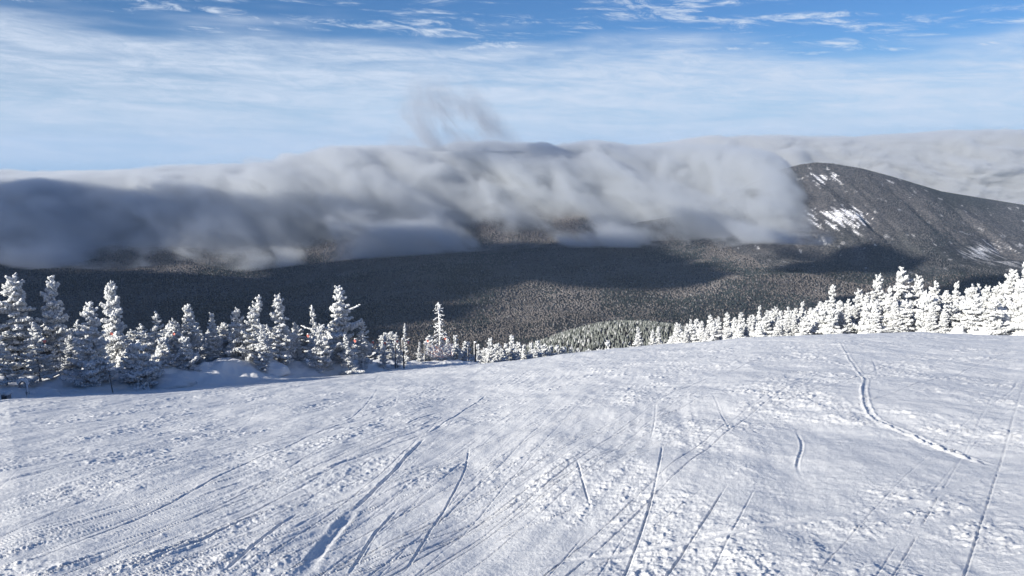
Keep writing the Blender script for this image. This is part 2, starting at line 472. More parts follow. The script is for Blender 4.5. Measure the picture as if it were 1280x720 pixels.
inview = ss(Rg, 1, 2.5)*(1-ss(np.abs(Ag), math.radians(40), math.radians(60)))
onbank = ss((X-BA[0])*BN[0]+(Y-BA[1])*BN[1], -1.0, 0.5)
Z = Z + inview*((lum*(0.18+ch)*(0.82+0.35*rightness) + clod*ch*(0.42+0.45*rightness))*far_am*(1-onbank*0.6) + dZ*(1-onbank)) + 0.012*(lane-0.5)*inview*(1-onbank)
Z = Z + 0.03*fbm(X/1.1, Y/2.6, 3, 90)*inview*(1-onbank)
Z = Z + onbank*0.06*fbm(X/0.5, Y/0.5, 4, 92)
Z = Z - ss(Rg, 84, 92)*1.2
V = np.stack([X, Y, Z], -1).reshape(-1, 3)
link('snow_slope', mesh_from('snow_slope', V, q, True, M_snow), kind='structure')
del V, X, Y, Z, q, dZ, lum, clod, lane, lane2, ux, ux2, uy, uy2, patch, ch, pxs, Rg, Ag, mask_smooth

# ------------------------------------------------------------------ mountainside, valley, far mountain
azs2 = np.radians(np.concatenate([np.linspace(-180, -62, 60)[:-1], np.linspace(-62, -37, 80)[:-1], np.linspace(-37, 37, 900)[:-1], np.linspace(37, 62, 80)[:-1], np.linspace(62, 180, 60)]))
rs2 = np.concatenate([np.linspace(78, 1500, 190)[:-1], np.linspace(1500, 3900, 150)[:-1], np.linspace(3900, 6600, 330)[:-1], logspace(6600, 30000, 0.06)])
X, Y, q = polar(rs2, azs2)
Z = land(X, Y)
R = np.hypot(X, Y)
Z = Z - (1-ss(R, 78, 100))*2.0 - np.where(R > 12000, (R-12000)**1.0*0.02, 0)
PXX, PYY = proj(X, Y, Z)
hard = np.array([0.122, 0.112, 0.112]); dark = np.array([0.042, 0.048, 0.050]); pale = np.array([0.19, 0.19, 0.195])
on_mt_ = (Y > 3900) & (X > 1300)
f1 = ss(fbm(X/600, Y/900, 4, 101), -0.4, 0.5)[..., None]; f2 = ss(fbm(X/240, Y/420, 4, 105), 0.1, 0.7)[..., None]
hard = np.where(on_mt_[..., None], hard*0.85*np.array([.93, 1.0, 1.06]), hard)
colr = hard*(1-f1*0.7)+dark*f1*0.7
colr = colr*(1-f2*0.35)+pale*f2*0.35
snowm = np.zeros_like(Z)
on_mt = (Y > 3700) & (Y < 5400) & (X > 1300)
# open snow: avalanche gullies and ledges on the bare mountain
def blob(cx, cz, rx, rz): return np.exp(-(((X-cx)/rx)**2+((Z-cz)/rz)**2)**1.3)
g1 = 1.15*blob(1900, -330, 165, 66)+1.0*blob(1900, -120, 60, 36)+0.75*blob(2035, -110, 70, 34)+0.4*blob(2210, -100, 60, 14)
st = fbm(X/26+Z/40, Z/70, 5, 111, .62)
snowm = np.maximum(snowm, ss(g1*0.8+st*1.25, 0.80, 1.0)*on_mt*ss(g1, 0.12, 0.4))
g2 = np.exp(-(((X-2700)/420)**2+((Z+505-0.02*(X-2700))/55)**2)**1.5)
st2 = 1-np.abs(fbm(X/75+Z/60, Z/170, 3, 115))*3.2
snowm = np.maximum(snowm, ss(g2*0.9+st2*0.5, 0.95, 1.35)*0.75*on_mt*ss(g2, 0.15, 0.5))
g3 = np.clip(fbm(X/45, Y/80, 4, 119)-0.66, 0, 1)*2*on_mt
snowm = np.maximum(snowm, np.clip(g3, 0, 0.5))
snowm = snowm[..., None]
colr = colr*(1-snowm)+np.array([0.86, 0.87, 0.89])*snowm
near_ = (1-ss(R, 120, 260))[..., None]
colr = colr*(1-near_)+np.array([0.75, 0.77, 0.8])*near_
V = np.stack([X, Y, Z], -1).reshape(-1, 3)
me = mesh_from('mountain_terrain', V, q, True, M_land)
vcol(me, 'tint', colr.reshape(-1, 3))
link('mountain_terrain', me, kind='structure')
del V, X, Y, Z, q, R, colr, f1, f2, st, st2, g1, g2, g3, snowm, PXX, PYY

# ------------------------------------------------------------------ far woods: every crown is a small solid, thousands in one mass
def crowns(name, X, Y, Hh, Wd, cols, rings, seed, **props):
    """stacked ragged cones / domes; rings = ((height, radius), ...) from base to tip"""
    rg = np.random.default_rng(seed); n = len(X); K = 5; m = len(rings)
    Z = land(X, Y)-0.15*Hh
    ang = np.arange(K)*2*np.pi/K
    V = np.zeros((n, m*K+1, 3), np.float32)
    ph = rg.uniform(0, 6.28, n)
    lean = rg.normal(0, .05, (n, 2))
    for k, (hh, rd) in enumerate(rings):
        rj = Wd[:, None]*rd*rg.uniform(.65, 1.3, (n, K)); a = ang[None]+ph[:, None]+k*0.6
        V[:, k*K:(k+1)*K, 0] = X[:, None]+np.cos(a)*rj+lean[:, :1]*hh*Hh[:, None]
        V[:, k*K:(k+1)*K, 1] = Y[:, None]+np.sin(a)*rj+lean[:, 1:]*hh*Hh[:, None]
        V[:, k*K:(k+1)*K, 2] = (Z+Hh*hh)[:, None]+rg.normal(0, .05, (n, K))*Hh[:, None]
    V[:, -1, 0] = X+lean[:, 0]*Hh; V[:, -1, 1] = Y+lean[:, 1]*Hh; V[:, -1, 2] = Z+Hh
    f = []
    for k in range(m-1):
        for j in range(K):
            a, b = k*K+j, k*K+(j+1) % K
            f += [(a, b, b+K), (a, b+K, a+K)]
    for j in range(K): f.append(((m-1)*K+j, (m-1)*K+(j+1) % K, m*K))
    f = np.array(f, np.int64)
    Fq = (f[None]+(np.arange(n)*(m*K+1))[:, None, None]).reshape(-1, 3)
    me = mesh_from(name, V.reshape(-1, 3), Fq, False, M_forest)
    cc = np.repeat(cols[:, None], m*K+1, 1)*rg.uniform(.85, 1.15, (n, m*K+1, 1))
    vcol(me, 'tint', cc.reshape(-1, 3))
    return link(name, me, kind='stuff', **props)
rg = np.random.default_rng(5)
# valley hardwoods
n = 190000
az_ = rg.uniform(-39, 39, n); r_ = np.sqrt(rg.uniform(1350**2, 5650**2, n))
keep = rg.random(n) < np.clip((r_/2600.0), 0.35, 1.0)
az_, r_ = az_[keep], r_[keep]; n = len(r_)
X, Y = r_*np.sin(np.radians(az_)), r_*np.cos(np.radians(az_))
mixf = fbm(X/420, Y/700, 4, 131)
ever = (rg.random(n) < ss(mixf, -0.1, 0.6)*0.65+0.06)
clear = fbm(X/60, Y/60, 3, 135) > 0.72
zz = land(X, Y)
inside = (Y > 3700) & (X > 1300)
cliff = inside & ((np.exp(-(((X-1900)/175)**2+((zz+330)/62)**2)) > .25) | (np.exp(-(((X-1950)/120)**2+((zz+130)/36)**2)) > .25) | (np.exp(-(((X-2700)/420)**2+((zz+505)/55)**2)) > .35))
keep = ~clear & ~(cliff & (rg.random(n) < .9))
X, Y, ever = X[keep], Y[keep], ever[keep]; n = len(X)
shrink = np.where((Y > 3900) & (X > 1300), 0.6, 1.0)*(0.62+0.38*ss(np.hypot(X, Y), 1500, 4200))
Hh = np.where(ever, rg.uniform(8, 12, n), rg.uniform(5.5, 8.5, n))*shrink; Wd = np.where(ever, rg.uniform(2.4, 3.6, n), rg.uniform(3.6, 6.2, n))*shrink
tone = rg.random(n)[:, None]
cols = np.where(ever[:, None], np.array([.034, .042, .044])*(0.8+0.5*tone), np.array([.128, .117, .116])*(0.85+0.3*tone))
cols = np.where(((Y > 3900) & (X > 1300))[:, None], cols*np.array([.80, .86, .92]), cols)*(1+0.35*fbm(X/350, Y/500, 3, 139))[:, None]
frost = (rg.random(n) < 0.03)[:, None]
cols = np.where(frost, np.array([.19, .19, .20])*(0.7+.5*tone), cols)
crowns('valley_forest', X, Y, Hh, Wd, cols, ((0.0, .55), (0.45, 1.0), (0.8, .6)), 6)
# knoll spruces, dusted with rime
n = 80000
X = rg.uniform(-330, 560, n); Y = rg.uniform(215, 1250, n)
keep = (np.abs(X/Y) < 0.75) & (rg.random(n) < np.clip(Y/620, .35, 1))
X, Y = X[keep], Y[keep]; n = len(X)
tone = rg.random(n)[:, None]
cols = np.array([.20, .215, .205])*(0.65+0.6*tone)
fr = (rg.random(n) < 0.16)[:, None]; cols = np.where(fr, np.array([.46, .47, .48]), cols)
Hh = rg.uniform(2.6, 4.8, n); Wd = rg.uniform(.8, 1.35, n)
crowns('knoll_forest', X, Y, Hh, Wd, cols, ((0.0, 1.0), (0.35, .75), (0.7, .38)), 9)
# ------------------------------------------------------------------ cloud pouring over the ridge (real volumes)
def cloud_mat(name, density, color, build, aniso=0.35, step=0.05):
    m, t, o = mat(name)
    P = t.new('ShaderNodeNewGeometry').outputs['Position']
    dens = build(t, P)
    v = t.new('ShaderNodeVolumePrincipled')
    v.inputs['Color'].default_value = (*color, 1); v.inputs['Anisotropy'].default_value = aniso
    t.put(v.inputs['Density'], t.math('MULTIPLY', dens, density))
    t.l.new(v.outputs[0], o.inputs['Volume'])
    m.cycles.volume_sampling = 'MULTIPLE_IMPORTANCE'
    try: m.cycles.volume_step_rate = step
    except Exception: pass
    return m
TOP = [(-9000, -160), (-6500, -130), (-4300, -70), (-3600, -90), (-2900, -45), (-2300, -30), (-1500, 95), (-900, 120), (-300, 150), (500, 150), (1100, 120), (1400, 110), (1620, 80), (1760, 30), (1900, -160), (2080, -480), (3000, -700)]
FOOT = [(-9000, -560), (-4000, -560), (-2600, -560), (-1500, -490), (-700, -410), (300, -360), (1200, -340), (1650, -260), (2100, -240), (3000, -500)]
Y0, WD = 4500.0, 1500.0
SHIFT = [(-9000, 0), (-3000, 0), (-2000, 30), (-1000, 380), (300, 620), (1000, 480), (1500, 0), (1900, -300), (3000, -300)]
def hull_profile(name, xs, ys_fn, m, skew=0.0, **props):
    V = []; k = None
    for x in xs:
        ring = ys_fn(x); k = len(ring)
        V += [(x-skew*(5300-y), y, z) for y, z in ring]
    V = np.array(V, float); n = len(xs)
    f = []
    for i in range(n-1):
        for j in range(k):
            a = i*k+j; b = i*k+(j+1) % k
            f.append((a, b, b+k, a+k))
    me = bpy.data.meshes.new(name)
    me.from_pydata(V.tolist(), [], f+[tuple(range(k))[::-1], tuple(range((n-1)*k, n*k))])
    me.materials.append(m)
    import bmesh
    bm = bmesh.new(); bm.from_mesh(me); bmesh.ops.recalc_face_normals(bm, faces=bm.faces); bm.to_mesh(me); bm.free()
    return link(name, me, kind='stuff', **props)
def lin(pts, x): return float(np.interp(x, [p[0] for p in pts], [p[1] for p in pts]))
def bank_density(t, P):
    s_ = t.sep(P); x, y, z = s_[0], s_[1], s_[2]
    y0 = y
    # streaming down to the right: noise drawn out along the flow
    across = t.math('ADD', t.math('MULTIPLY', x, 0.62), t.math('MULTIPLY', z, 1.05))
    along = t.math('SUBTRACT', t.math('MULTIPLY', x, 0.78), t.math('MULTIPLY', z, 0.62))
    flow = t.comb(t.math('MULTIPLY', across, 0.0021), t.math('MULTIPLY', along, 0.00075), t.math('MULTIPLY', y0, 0.0006))
    flow2 = t.comb(t.math('MULTIPLY', across, 0.0042), t.math('MULTIPLY', along, 0.0028), t.math('MULTIPLY', y0, 0.0024))
    n1 = t.noise(flow, 1.0, 3, 0.5, 0.3)
    n2 = t.noise(flow2, 1.0, 5, 0.6, 0.35)
    n4 = t.noise(flow2, 4.4, 4, 0.6, 0.3)
    wobble = t.math('ADD', t.math('MULTIPLY', t.math('SUBTRACT', n1, 0.5), 1100.0), t.math('ADD', t.math('MULTIPLY', t.math('SUBTRACT', n2, 0.5), 560.0), t.math('MULTIPLY', t.math('SUBTRACT', n4, 0.5), 110.0)))
    xs = t.math('MULTIPLY_ADD', t.math('SUBTRACT', 5300.0, y), 0.3, x)
    xs = t.math('ADD', xs, t.math('MULTIPLY', t.math('SUBTRACT', n2, 0.5), 500.0))
    xs = t.math('ADD', xs, t.math('MULTIPLY', t.math('SUBTRACT', n1, 0.5), 300.0))
    T = t.curve(xs, TOP); Fo = t.curve(xs, FOOT); y = t.math('SUBTRACT', y, t.curve(xs, SHIFT))
    u = t.math('DIVIDE', t.math('SUBTRACT', y, Y0), WD, clamp=True)
    iu = t.math('SUBTRACT', 1.0, u)
    prof = t.math('SUBTRACT', 1.0, t.math('POWER', iu, 2.0))
    front = t.math('MULTIPLY_ADD', prof, t.math('SUBTRACT', T, Fo), Fo)     # surface height at this y
    din = t.math('SUBTRACT', t.math('ADD', front, t.math('MULTIPLY', wobble, t.math('MULTIPLY_ADD', iu, 0.75, 0.2))), z)
    dtop = t.math('SUBTRACT', t.math('ADD', T, t.math('MULTIPLY', wobble, 0.12)), z)
    dd = t.math('MINIMUM', din, dtop)
    soft = t.math('MULTIPLY_ADD', t.math('MULTIPLY', iu, iu), 190.0, 42.0)
    dd = t.math('DIVIDE', dd, soft)
    core = t.sstep(dd, 0.0, 1.0)
    return t.math('MULTIPLY', core, t.math('MULTIPLY_ADD', n2, 1.2, 0.2))
M_bank = cloud_mat('cloud_over_the_ridge', 0.014, (0.89, 0.92, 0.965), bank_density, 0.3, 0.04)
def bank_ring(x):
    T = lin(TOP, x); Fo = lin(FOOT, x); up = 60; Y0 = 4500.0+lin(SHIFT, x)
    return [(Y0-450, Fo-150), (Y0-380, Fo+60), (Y0, Fo+210+0.1*(T-Fo)), (Y0+WD*.25, Fo+(T-Fo)*.44+200), (Y0+WD*.5, Fo+(T-Fo)*.75+90+up*.3), (Y0+WD*.8, T+up), (Y0+WD+900, T+up),
            (Y0+WD+900, T-330), (Y0+WD, Fo-150)]
hull_profile('cloud_bank', list(np.linspace(-7200, 2400, 60)), bank_ring, M_bank, 0.3)

# torn wisps lifting off the top of the bank
def wisp_density(t, P):
    s_ = t.sep(P); x, y, z = s_[0], s_[1], s_[2]
    q_ = t.comb(t.math('MULTIPLY', t.math('MULTIPLY_ADD', z, 0.55, x), 0.0042), t.math('MULTIPLY', y, 0.002), t.math('MULTIPLY', t.math('MULTIPLY_ADD', x, -0.4, z), 0.0020))
    n2 = t.noise(q_, 1.7, 6, 0.62, 0.45)
    n3 = t.noise(q_, 0.7, 2, 0.5)
    hgt = t.math('DIVIDE', t.math('SUBTRACT', z, 60.0), 620.0)
    cx = t.math('ADD', -380.0, t.math('MULTIPLY', hgt, -130.0))
    rad = t.math('DIVIDE', t.math('ABSOLUTE', t.math('SUBTRACT', x, cx)), t.math('MULTIPLY_ADD', hgt, -330.0, 520.0))
    ed = t.math('SUBTRACT', 1.0, t.math('POWER', rad, 2.0), clamp=True)
    ed = t.math('MULTIPLY', ed, t.sstep(hgt, 1.0, 0.1))
    ed = t.math('MULTIPLY', ed, t.sstep(t.math('ABSOLUTE', t.math('SUBTRACT', y, 5700.0)), 300.0, 100.0))
    return t.math('MULTIPLY', ed, t.sstep(t.math('MULTIPLY_ADD', n3, 0.5, n2), 0.62, 1.02))
M_wisp = cloud_mat('cloud_wisp', 0.0125, (0.58, 0.62, 0.70), wisp_density, 0.0, 0.3)  # grey colour darkens the wisps in place of shade on white cloud
hull_profile('cloud_wisps', [-1250, -900, -500, 0, 300], lambda x: [(5380, 60), (5380, 400), (5500, 690), (5900, 690), (6020, 400), (6020, 60)], M_wisp)

# a second bank far behind the bare mountain
TOP2 = [(-9500, -150), (-4000, -120), (0, 60), (2200, 260), (2600, 300), (3300, 290), (4200, 300), (5600, 370), (7000, 400), (9000, 380)]
def far_density(t, P):
    s_ = t.sep(P); x, y, z = s_[0], s_[1], s_[2]
    T = t.curve(x, TOP2)
    q_ = t.comb(t.math('MULTIPLY', x, 0.0008), t.math('MULTIPLY', y, 0.0007), t.math('MULTIPLY', z, 0.0018))
    n2 = t.noise(q_, 2.2, 5, 0.6, 0.3)
    wob = t.math('MULTIPLY', t.math('SUBTRACT', n2, 0.5), 900.0)
    u = t.math('DIVIDE', t.math('SUBTRACT', y, 8300.0), 1900.0, clamp=True); iu = t.math('SUBTRACT', 1.0, u)
    front = t.math('SUBTRACT', T, t.math('MULTIPLY', t.math('POWER', iu, 2.0), 900.0))
    dd = t.math('SUBTRACT', t.math('ADD', front, t.math('MULTIPLY', wob, t.math('MULTIPLY_ADD', iu, .8, .22))), z)
    return t.sstep(t.math('DIVIDE', dd, 80.0), 0.0, 1.0)
M_far = cloud_mat('cloud_far', 0.018, (0.94, 0.95, 0.97), far_density, 0.3, 0.06)
def far_ring(x):
    T = lin(TOP2, x)
    return [(7700, T-1250), (7700, T-800), (8300, T-560), (9000, T-150), (10000, T+110), (11600, T+110), (11600, T-500), (10500, T-1250)]
hull_profile('far_cloud_bank', list(np.linspace(-9000, 9000, 50)), far_ring, M_far)
# the air itself: one closed box of thin haze
M_haze, t, o = mat('haze')
v = t.new('ShaderNodeVolumePrincipled'); v.inputs['Density'].default_value = 2.2e-5; v.inputs['Color'].default_value = (.55, .74, 1.0, 1); v.inputs['Anisotropy'].default_value = 0.0
t.l.new(v.outputs[0], o.inputs['Volume'])
hv = np.array([(x, y, z) for z in (-2200, 800) for x, y in ((-31000, -31000), (31000, -31000), (31000, 31000), (-31000, 31000))], float)
link('haze', mesh_from('haze', hv, np.array([(3, 2, 1, 0), (4, 5, 6, 7), (0, 1, 5, 4), (1, 2, 6, 5), (2, 3, 7, 6), (3, 0, 4, 7)]), False, M_haze), kind='stuff')
# unseen clouds, added above and behind the camera to throw the valley's broad shadows
M_shadow, t, o = mat('shadow_cloud')
v = t.new('ShaderNodeVolumePrincipled'); v.inputs['Density'].default_value = 0.035; v.inputs['Color'].default_value = (.95, .96, .98, 1); v.inputs['Anisotropy'].default_value = 0.3
t.l.new(v.outputs[0], o.inputs['Volume'])
def to_ground(px, py):
    dx, dy, dz = (px-640)/F0, cp+(360-py)/F0*sp, -sp+(360-py)/F0*cp
    ts = np.exp(np.linspace(math.log(900), math.log(9000), 700))
    below = dz*ts < land(dx*ts, dy*ts)
    i = int(np.argmax(below)) if below.any() else len(ts)-1
    return np.array([dx*ts[i], dy*ts[i], dz*ts[i]])
M_thin, t, o = mat('thin_shadow_cloud')
v = t.new('ShaderNodeVolumePrincipled'); v.inputs['Density'].default_value = 0.0034; v.inputs['Color'].default_value = (.95, .96, .98, 1); v.inputs['Anisotropy'].default_value = 0.3
t.l.new(v.outputs[0], o.inputs['Volume'])
def shadow_cloud(px_poly, alt, seed, m_=None, soft_=260):
    poly = []
    for px, py in px_poly:
        g = to_ground(px, py); k = (alt-g[2])/math.tan(SUN_EL)
        poly.append((g[0]-LX*k, g[1]-LY*k))
    poly = np.array(poly)
    lo, hi = poly.min(0)-250, poly.max(0)+250
    st_ = 70.0
    gx, gy = np.meshgrid(np.arange(lo[0], hi[0], st_), np.arange(lo[1], hi[1], st_), indexing='ij')
    ins = np.zeros(gx.shape, bool); dist = np.full(gx.shape, 1e9)
    for a, b in zip(poly, np.roll(poly, -1, 0)):
        c_ = ((a[1] > gy) != (b[1] > gy)) & (gx < (b[0]-a[0])*(gy-a[1])/(b[1]-a[1]+1e-9)+a[0])
        ins ^= c_
        dv = b-a; tt = np.clip(((gx-a[0])*dv[0]+(gy-a[1])*dv[1])/(dv@dv), 0, 1)
        dist = np.minimum(dist, np.hypot(gx-a[0]-tt*dv[0], gy-a[1]-tt*dv[1]))
    sd = np.where(ins, dist, -dist) + 170*fbm(gx/500, gy/500, 4, seed)
    on = sd > 0
    th = np.clip(sd/soft_, 0, 1)**0.8
    n, m = gx.shape; idx = -np.ones((n, m), int); use = on.copy()
    idx[use] = np.arange(use.sum())
    zt = alt+20+200*th*(1+0.35*fbm(gx/260, gy/260, 3, seed+5)); zb = alt-15-45*th
    Vt = np.stack([gx[use], gy[use], zt[use]], -1); Vb = np.stack([gx[use], gy[use], zb[use]], -1)
    N = len(Vt); f = []
    cell = use[:-1, :-1] & use[1:, :-1] & use[1:, 1:] & use[:-1, 1:]
    edges = {}
    for i, j in zip(*np.nonzero(cell)):
        a, b, c_, d_ = idx[i, j], idx[i+1, j], idx[i+1, j+1], idx[i, j+1]
        f.append((a, b, c_, d_)); f.append((d_+N, c_+N, b+N, a+N))
        for e in ((a, b), (b, c_), (c_, d_), (d_, a)):
            if (e[1], e[0]) in edges: del edges[(e[1], e[0])]
            else: edges[e] = 1
    for a, b in edges: f.append((b, a, a+N, b+N))
    link('shadow_cloud', mesh_from('shadow_cloud', np.vstack([Vt, Vb]), np.array(f), True, m_ or M_shadow), kind='stuff')
shadow_cloud([(-420,338),(-100,338),(180,345),(350,334),(450,328),(540,312),(640,310),(730,313),(790,328),(900,344),(880,358),(760,370),(640,354),(590,354),(520,374),(430,405),(300,430),(0,450),(-420,470)], 1500, 301)
shadow_cloud([(-420,238),(-100,240),(100,252),(250,262),(400,270),(560,276),(700,278),(840,276),(960,280),(940,310),(700,300),(500,305),(300,325),(0,350),(-420,350)], 1750, 331, M_thin, 900)  # unseen thin cloud, added to shade the lower half of the cloud bank
shadow_cloud([(985,326),(1020,322),(1070,322),(1190,334),(1150,350),(1060,350),(980,340)], 1550, 311)
shadow_cloud([(1000,375),(1120,368),(1230,352),(1330,352),(1330,400),(1100,400)], 1600, 317)
# ------------------------------------------------------------------ rime covered spruces: prototypes
def ico():
    p = (1+5**.5)/2
    v = np.array([(-1,p,0),(1,p,0),(-1,-p,0),(1,-p,0),(0,-1,p),(0,1,p),(0,-1,-p),(0,1,-p),(p,0,-1),(p,0,1),(-p,0,-1),(-p,0,1)], float)
    v /= np.linalg.norm(v[0])
    f = [(0,11,5),(0,5,1),(0,1,7),(0,7,10),(0,10,11),(1,5,9),(5,11,4),(11,10,2),(10,7,6),(7,1,8),(3,9,4),(3,4,2),(3,2,6),(3,6,8),(3,8,9),(4,9,5),(2,4,11),(6,2,10),(8,6,7),(9,8,1)]
    v = list(map(tuple, v)); cache = {}; g = []
    def mid(a, b):
        k = (min(a, b), max(a, b))
        if k not in cache:
            m = np.array(v[a])+np.array(v[b]); m /= np.linalg.norm(m); v.append(tuple(m)); cache[k] = len(v)-1
        return cache[k]
    for a, b, c_ in f:
        x, y, z = mid(a, b), mid(b, c_), mid(c_, a); g += [(a, x, z), (b, y, x), (c_, z, y), (x, y, z)]
    return np.array(v), np.array(g), np.array(v[:12]), np.array(f)
IV, IF, IV0, IF0 = ico()
class Clumps:
    """collects many small knobbly lumps and builds them as one mesh"""
    def __init__(s, seed): s.c = []; s.rg = np.random.default_rng(seed)
    def add(s, p, d, ln, wd, ht): s.c.append((*p, *d, ln, wd, ht))
    def build(s, name, m, fine=True):
        a = np.array(s.c); n = len(a); V0, F_ = (IV, IF) if fine else (IV0, IF0); k = len(V0)
        d_ = a[:, 3:6]; d_ = d_/np.linalg.norm(d_, axis=1, keepdims=True)
        up = np.tile([0, 0, 1.0], (n, 1)); sd_ = np.cross(d_, up); sl = np.linalg.norm(sd_, axis=1, keepdims=True)
        sd_ = np.where(sl < 1e-3, [1, 0, 0], sd_/np.maximum(sl, 1e-3)); up = np.cross(sd_, d_)
        base = np.repeat(V0[None], n, 0)*(1+s.rg.uniform(-.42, .42, (n, k, 1)))
        V = a[:, None, :3] + base[..., :1]*d_[:, None]*a[:, 6:7, None] + base[..., 1:2]*sd_[:, None]*a[:, 7:8, None] + base[..., 2:3]*up[:, None]*a[:, 8:9, None]
        Fq = (F_[None]+(np.arange(n)*k)[:, None, None]).reshape(-1, 3)
        return mesh_from(name, V.reshape(-1, 3), Fq, True, m)
def tube(pts, rads, k=7):
    pts = np.array(pts, float); V = []; f = []
    for i, (p, r) in enumerate(zip(pts, rads)):
        d_ = pts[min(i+1, len(pts)-1)]-pts[max(i-1, 0)]; d_ /= np.linalg.norm(d_)+1e-9
        a = np.cross(d_, [0.3, 1, 0.2]); a /= np.linalg.norm(a)+1e-9; b = np.cross(d_, a)
        for j in range(k):
            t_ = 2*math.pi*j/k; V.append(p+r*(math.cos(t_)*a+math.sin(t_)*b))
    for i in range(len(pts)-1):
        for j in range(k):
            q0, q1 = i*k+j, i*k+(j+1) % k; f.append((q0, q1, q1+k, q0+k))
    return np.array(V), f
def join(parts):
    V = []; f = []; n = 0
    for v, g in parts:
        V += list(map(tuple, v)); f += [tuple(i+n for i in q_) for q_ in g]; n += len(v)
    return V, f
def pymesh(name, parts, m, smooth=True):
    V, f = join(parts); me = bpy.data.meshes.new(name); me.from_pydata(V, [], f)
    if smooth: me.polygons.foreach_set('use_smooth', np.ones(len(me.polygons), bool))
    me.materials.append(m); me.update(); return me

def spruce(seed, H=6.0, R0=1.15, dens=1.0, bend=0.0, forks=0, bare=0.05, taper=0.8, ragged=0.35, arm=None, rime=1.0, fine=True):
    """meshes (trunk, needles, rime) of one tree of height H"""
    rg = random.Random(seed)
    tr = Clumps(seed); nd = Clumps(seed+1)
    ba = rg.uniform(0, 6.28); bx, by = math.cos(ba)*bend, math.sin(ba)*bend
    def axis(z):
        t_ = z/H; return (bx*t_*t_*H*0.12+0.03*math.sin(z*1.7+seed), by*t_*t_*H*0.12+0.03*math.cos(z*1.3+seed), z)
    zs = np.linspace(-0.4, H*0.98, 16)
    tparts = [tube([axis(z) for z in zs], [0.085*(H/6)*(1-0.9*max(z, 0)/H)+0.012 for z in zs])]
    z = H*bare+0.05
    sect = [rg.uniform(1-ragged, 1+ragged*0.8) for _ in range(7)]
    while z < H*0.985:
        t_ = z/H
        R = (R0*(1-t_)**taper + 0.10)*(0.86+0.28*math.sin(z*2.1+seed)**2)
        if t_ < 0.15: R *= 0.75+1.6*t_
        nb = max(3, int((5.2 + 3.5*(1-t_))*dens))
        a0 = rg.uniform(0, 6.28)
        for b in range(nb):
            a = a0+6.283*b/nb+rg.uniform(-.35, .35)
            if rg.random() < ragged*0.35: continue
            Ls = R*(0.55+0.45*sect[int((a % 6.283)/6.284*7)])*(1+ragged*0.9*math.sin(a*2+z*1.9+seed*1.7)*(1-t_))*rg.uniform(.6, 1.2)
            droop = rg.uniform(-.55, .12) if t_ < .8 else rg.uniform(-.1, .5)
            ca, sa = math.cos(a), math.sin(a); zb = z+rg.uniform(-.16, .16); ax = axis(zb)
            n = max(2, int(Ls/0.085)); pp = [ax]
            for i in range(1, n+1):
                q_ = i/n
                zz_ = Ls*(droop*q_ + 0.26*q_*q_)
                p = (ax[0]+ca*Ls*q_+rg.uniform(-.015, .015), ax[1]+sa*Ls*q_+rg.uniform(-.015, .015), zb+zz_)
                pp.append(p)
                dv = (ca, sa, droop+0.5*q_)
                w_ = (0.058+0.05*(1-q_)*(Ls/1.0))*rg.uniform(.55, 1.6)
                if q_ > 0.12:
                    if rg.random() < 0.93*rime:
                        tr.add((p[0], p[1], p[2]+0.02), dv, 0.085*rg.uniform(.6, 1.6), w_*0.95, w_*rg.uniform(.5, .85))
                    nd.add((p[0], p[1], p[2]-0.075), dv, 0.15, w_*1.25, 0.05)
                # side twigs
                if q_ > .25 and Ls > .35:
                    for sgn in (-1, 1):
                        if rg.random() < .85*dens:
                            sl_ = Ls*0.30*(1.15-q_)*rg.uniform(.5, 1.3)+.05
                            tv = (ca*.6-sa*sgn, sa*.6+ca*sgn, -0.1)
                            for g in ((.55, 1.0) if sl_ > .14 else (1.0,)):
                                x_ = (p[0]+tv[0]*sl_*g, p[1]+tv[1]*sl_*g, p[2]-.04*g+rg.uniform(-.02, .02))
                                if rg.random() < .9*rime: tr.add((x_[0], x_[1], x_[2]+.015), tv, .07*rg.uniform(.6, 1.6), .045*rg.uniform(.6, 1.6), .042*rg.uniform(.6, 1.5))
                                nd.add((x_[0], x_[1], x_[2]-.055), tv, .10, .07, .035)
            if Ls > .3: tparts.append(tube([pp[0], pp[len(pp)//2], pp[-1]], [.018, .012, .005], 4))
        z += (0.19+0.11*(1-t_))*rg.uniform(.7, 1.3)/max(dens, .6)**0.5
    # knobbly leaders
    tops = [axis(H*0.97)]
    for k in range(forks):
        q_ = axis(H*0.93); tops.append((q_[0]+rg.uniform(-.2, .2)+.12*(k+1), q_[1]+rg.uniform(-.12, .12), q_[2]+rg.uniform(-.05, .1)))
    for p in tops:
        for k in range(9):
            tr.add((p[0]+rg.uniform(-.03, .03), p[1]+rg.uniform(-.03, .03), p[2]-0.36+k*.05), (rg.uniform(-1, 1), rg.uniform(-1, 1), 1.2), .07*rg.uniform(.7, 1.3), .06*rg.uniform(.7, 1.5), .055*rg.uniform(.7, 1.3))
    # rime on the trunk
    zz = 0.1
    while zz < H*.96:
        p = axis(zz); a = rg.uniform(0, 6.28); r_ = .085*(H/6)*(1-.9*zz/H)
        tr.add((p[0]+math.cos(a)*r_, p[1]+math.sin(a)*r_, zz), (0, .1, 1), .09, .035, .03); zz += .09
    if arm:                                            # one long dead arm
        az_, hz, al = arm
        ax = axis(hz); pts = [ax]
        for k in range(1, 13):
            q_ = k/12; p = (ax[0]+math.cos(az_)*al*q_, ax[1]+math.sin(az_)*al*q_, hz+al*(.10*q_+.2*q_**3)); pts.append(p)
            for e in range(2): tr.add((p[0]+rg.uniform(-.04, .04), p[1]+rg.uniform(-.04, .04), p[2]+rg.uniform(-.02, .05)), (math.cos(az_), math.sin(az_), .1), .09*rg.uniform(.7, 1.3), .045, .05)
        tparts.append(tube(pts, np.linspace(.035, .01, 13), 5))
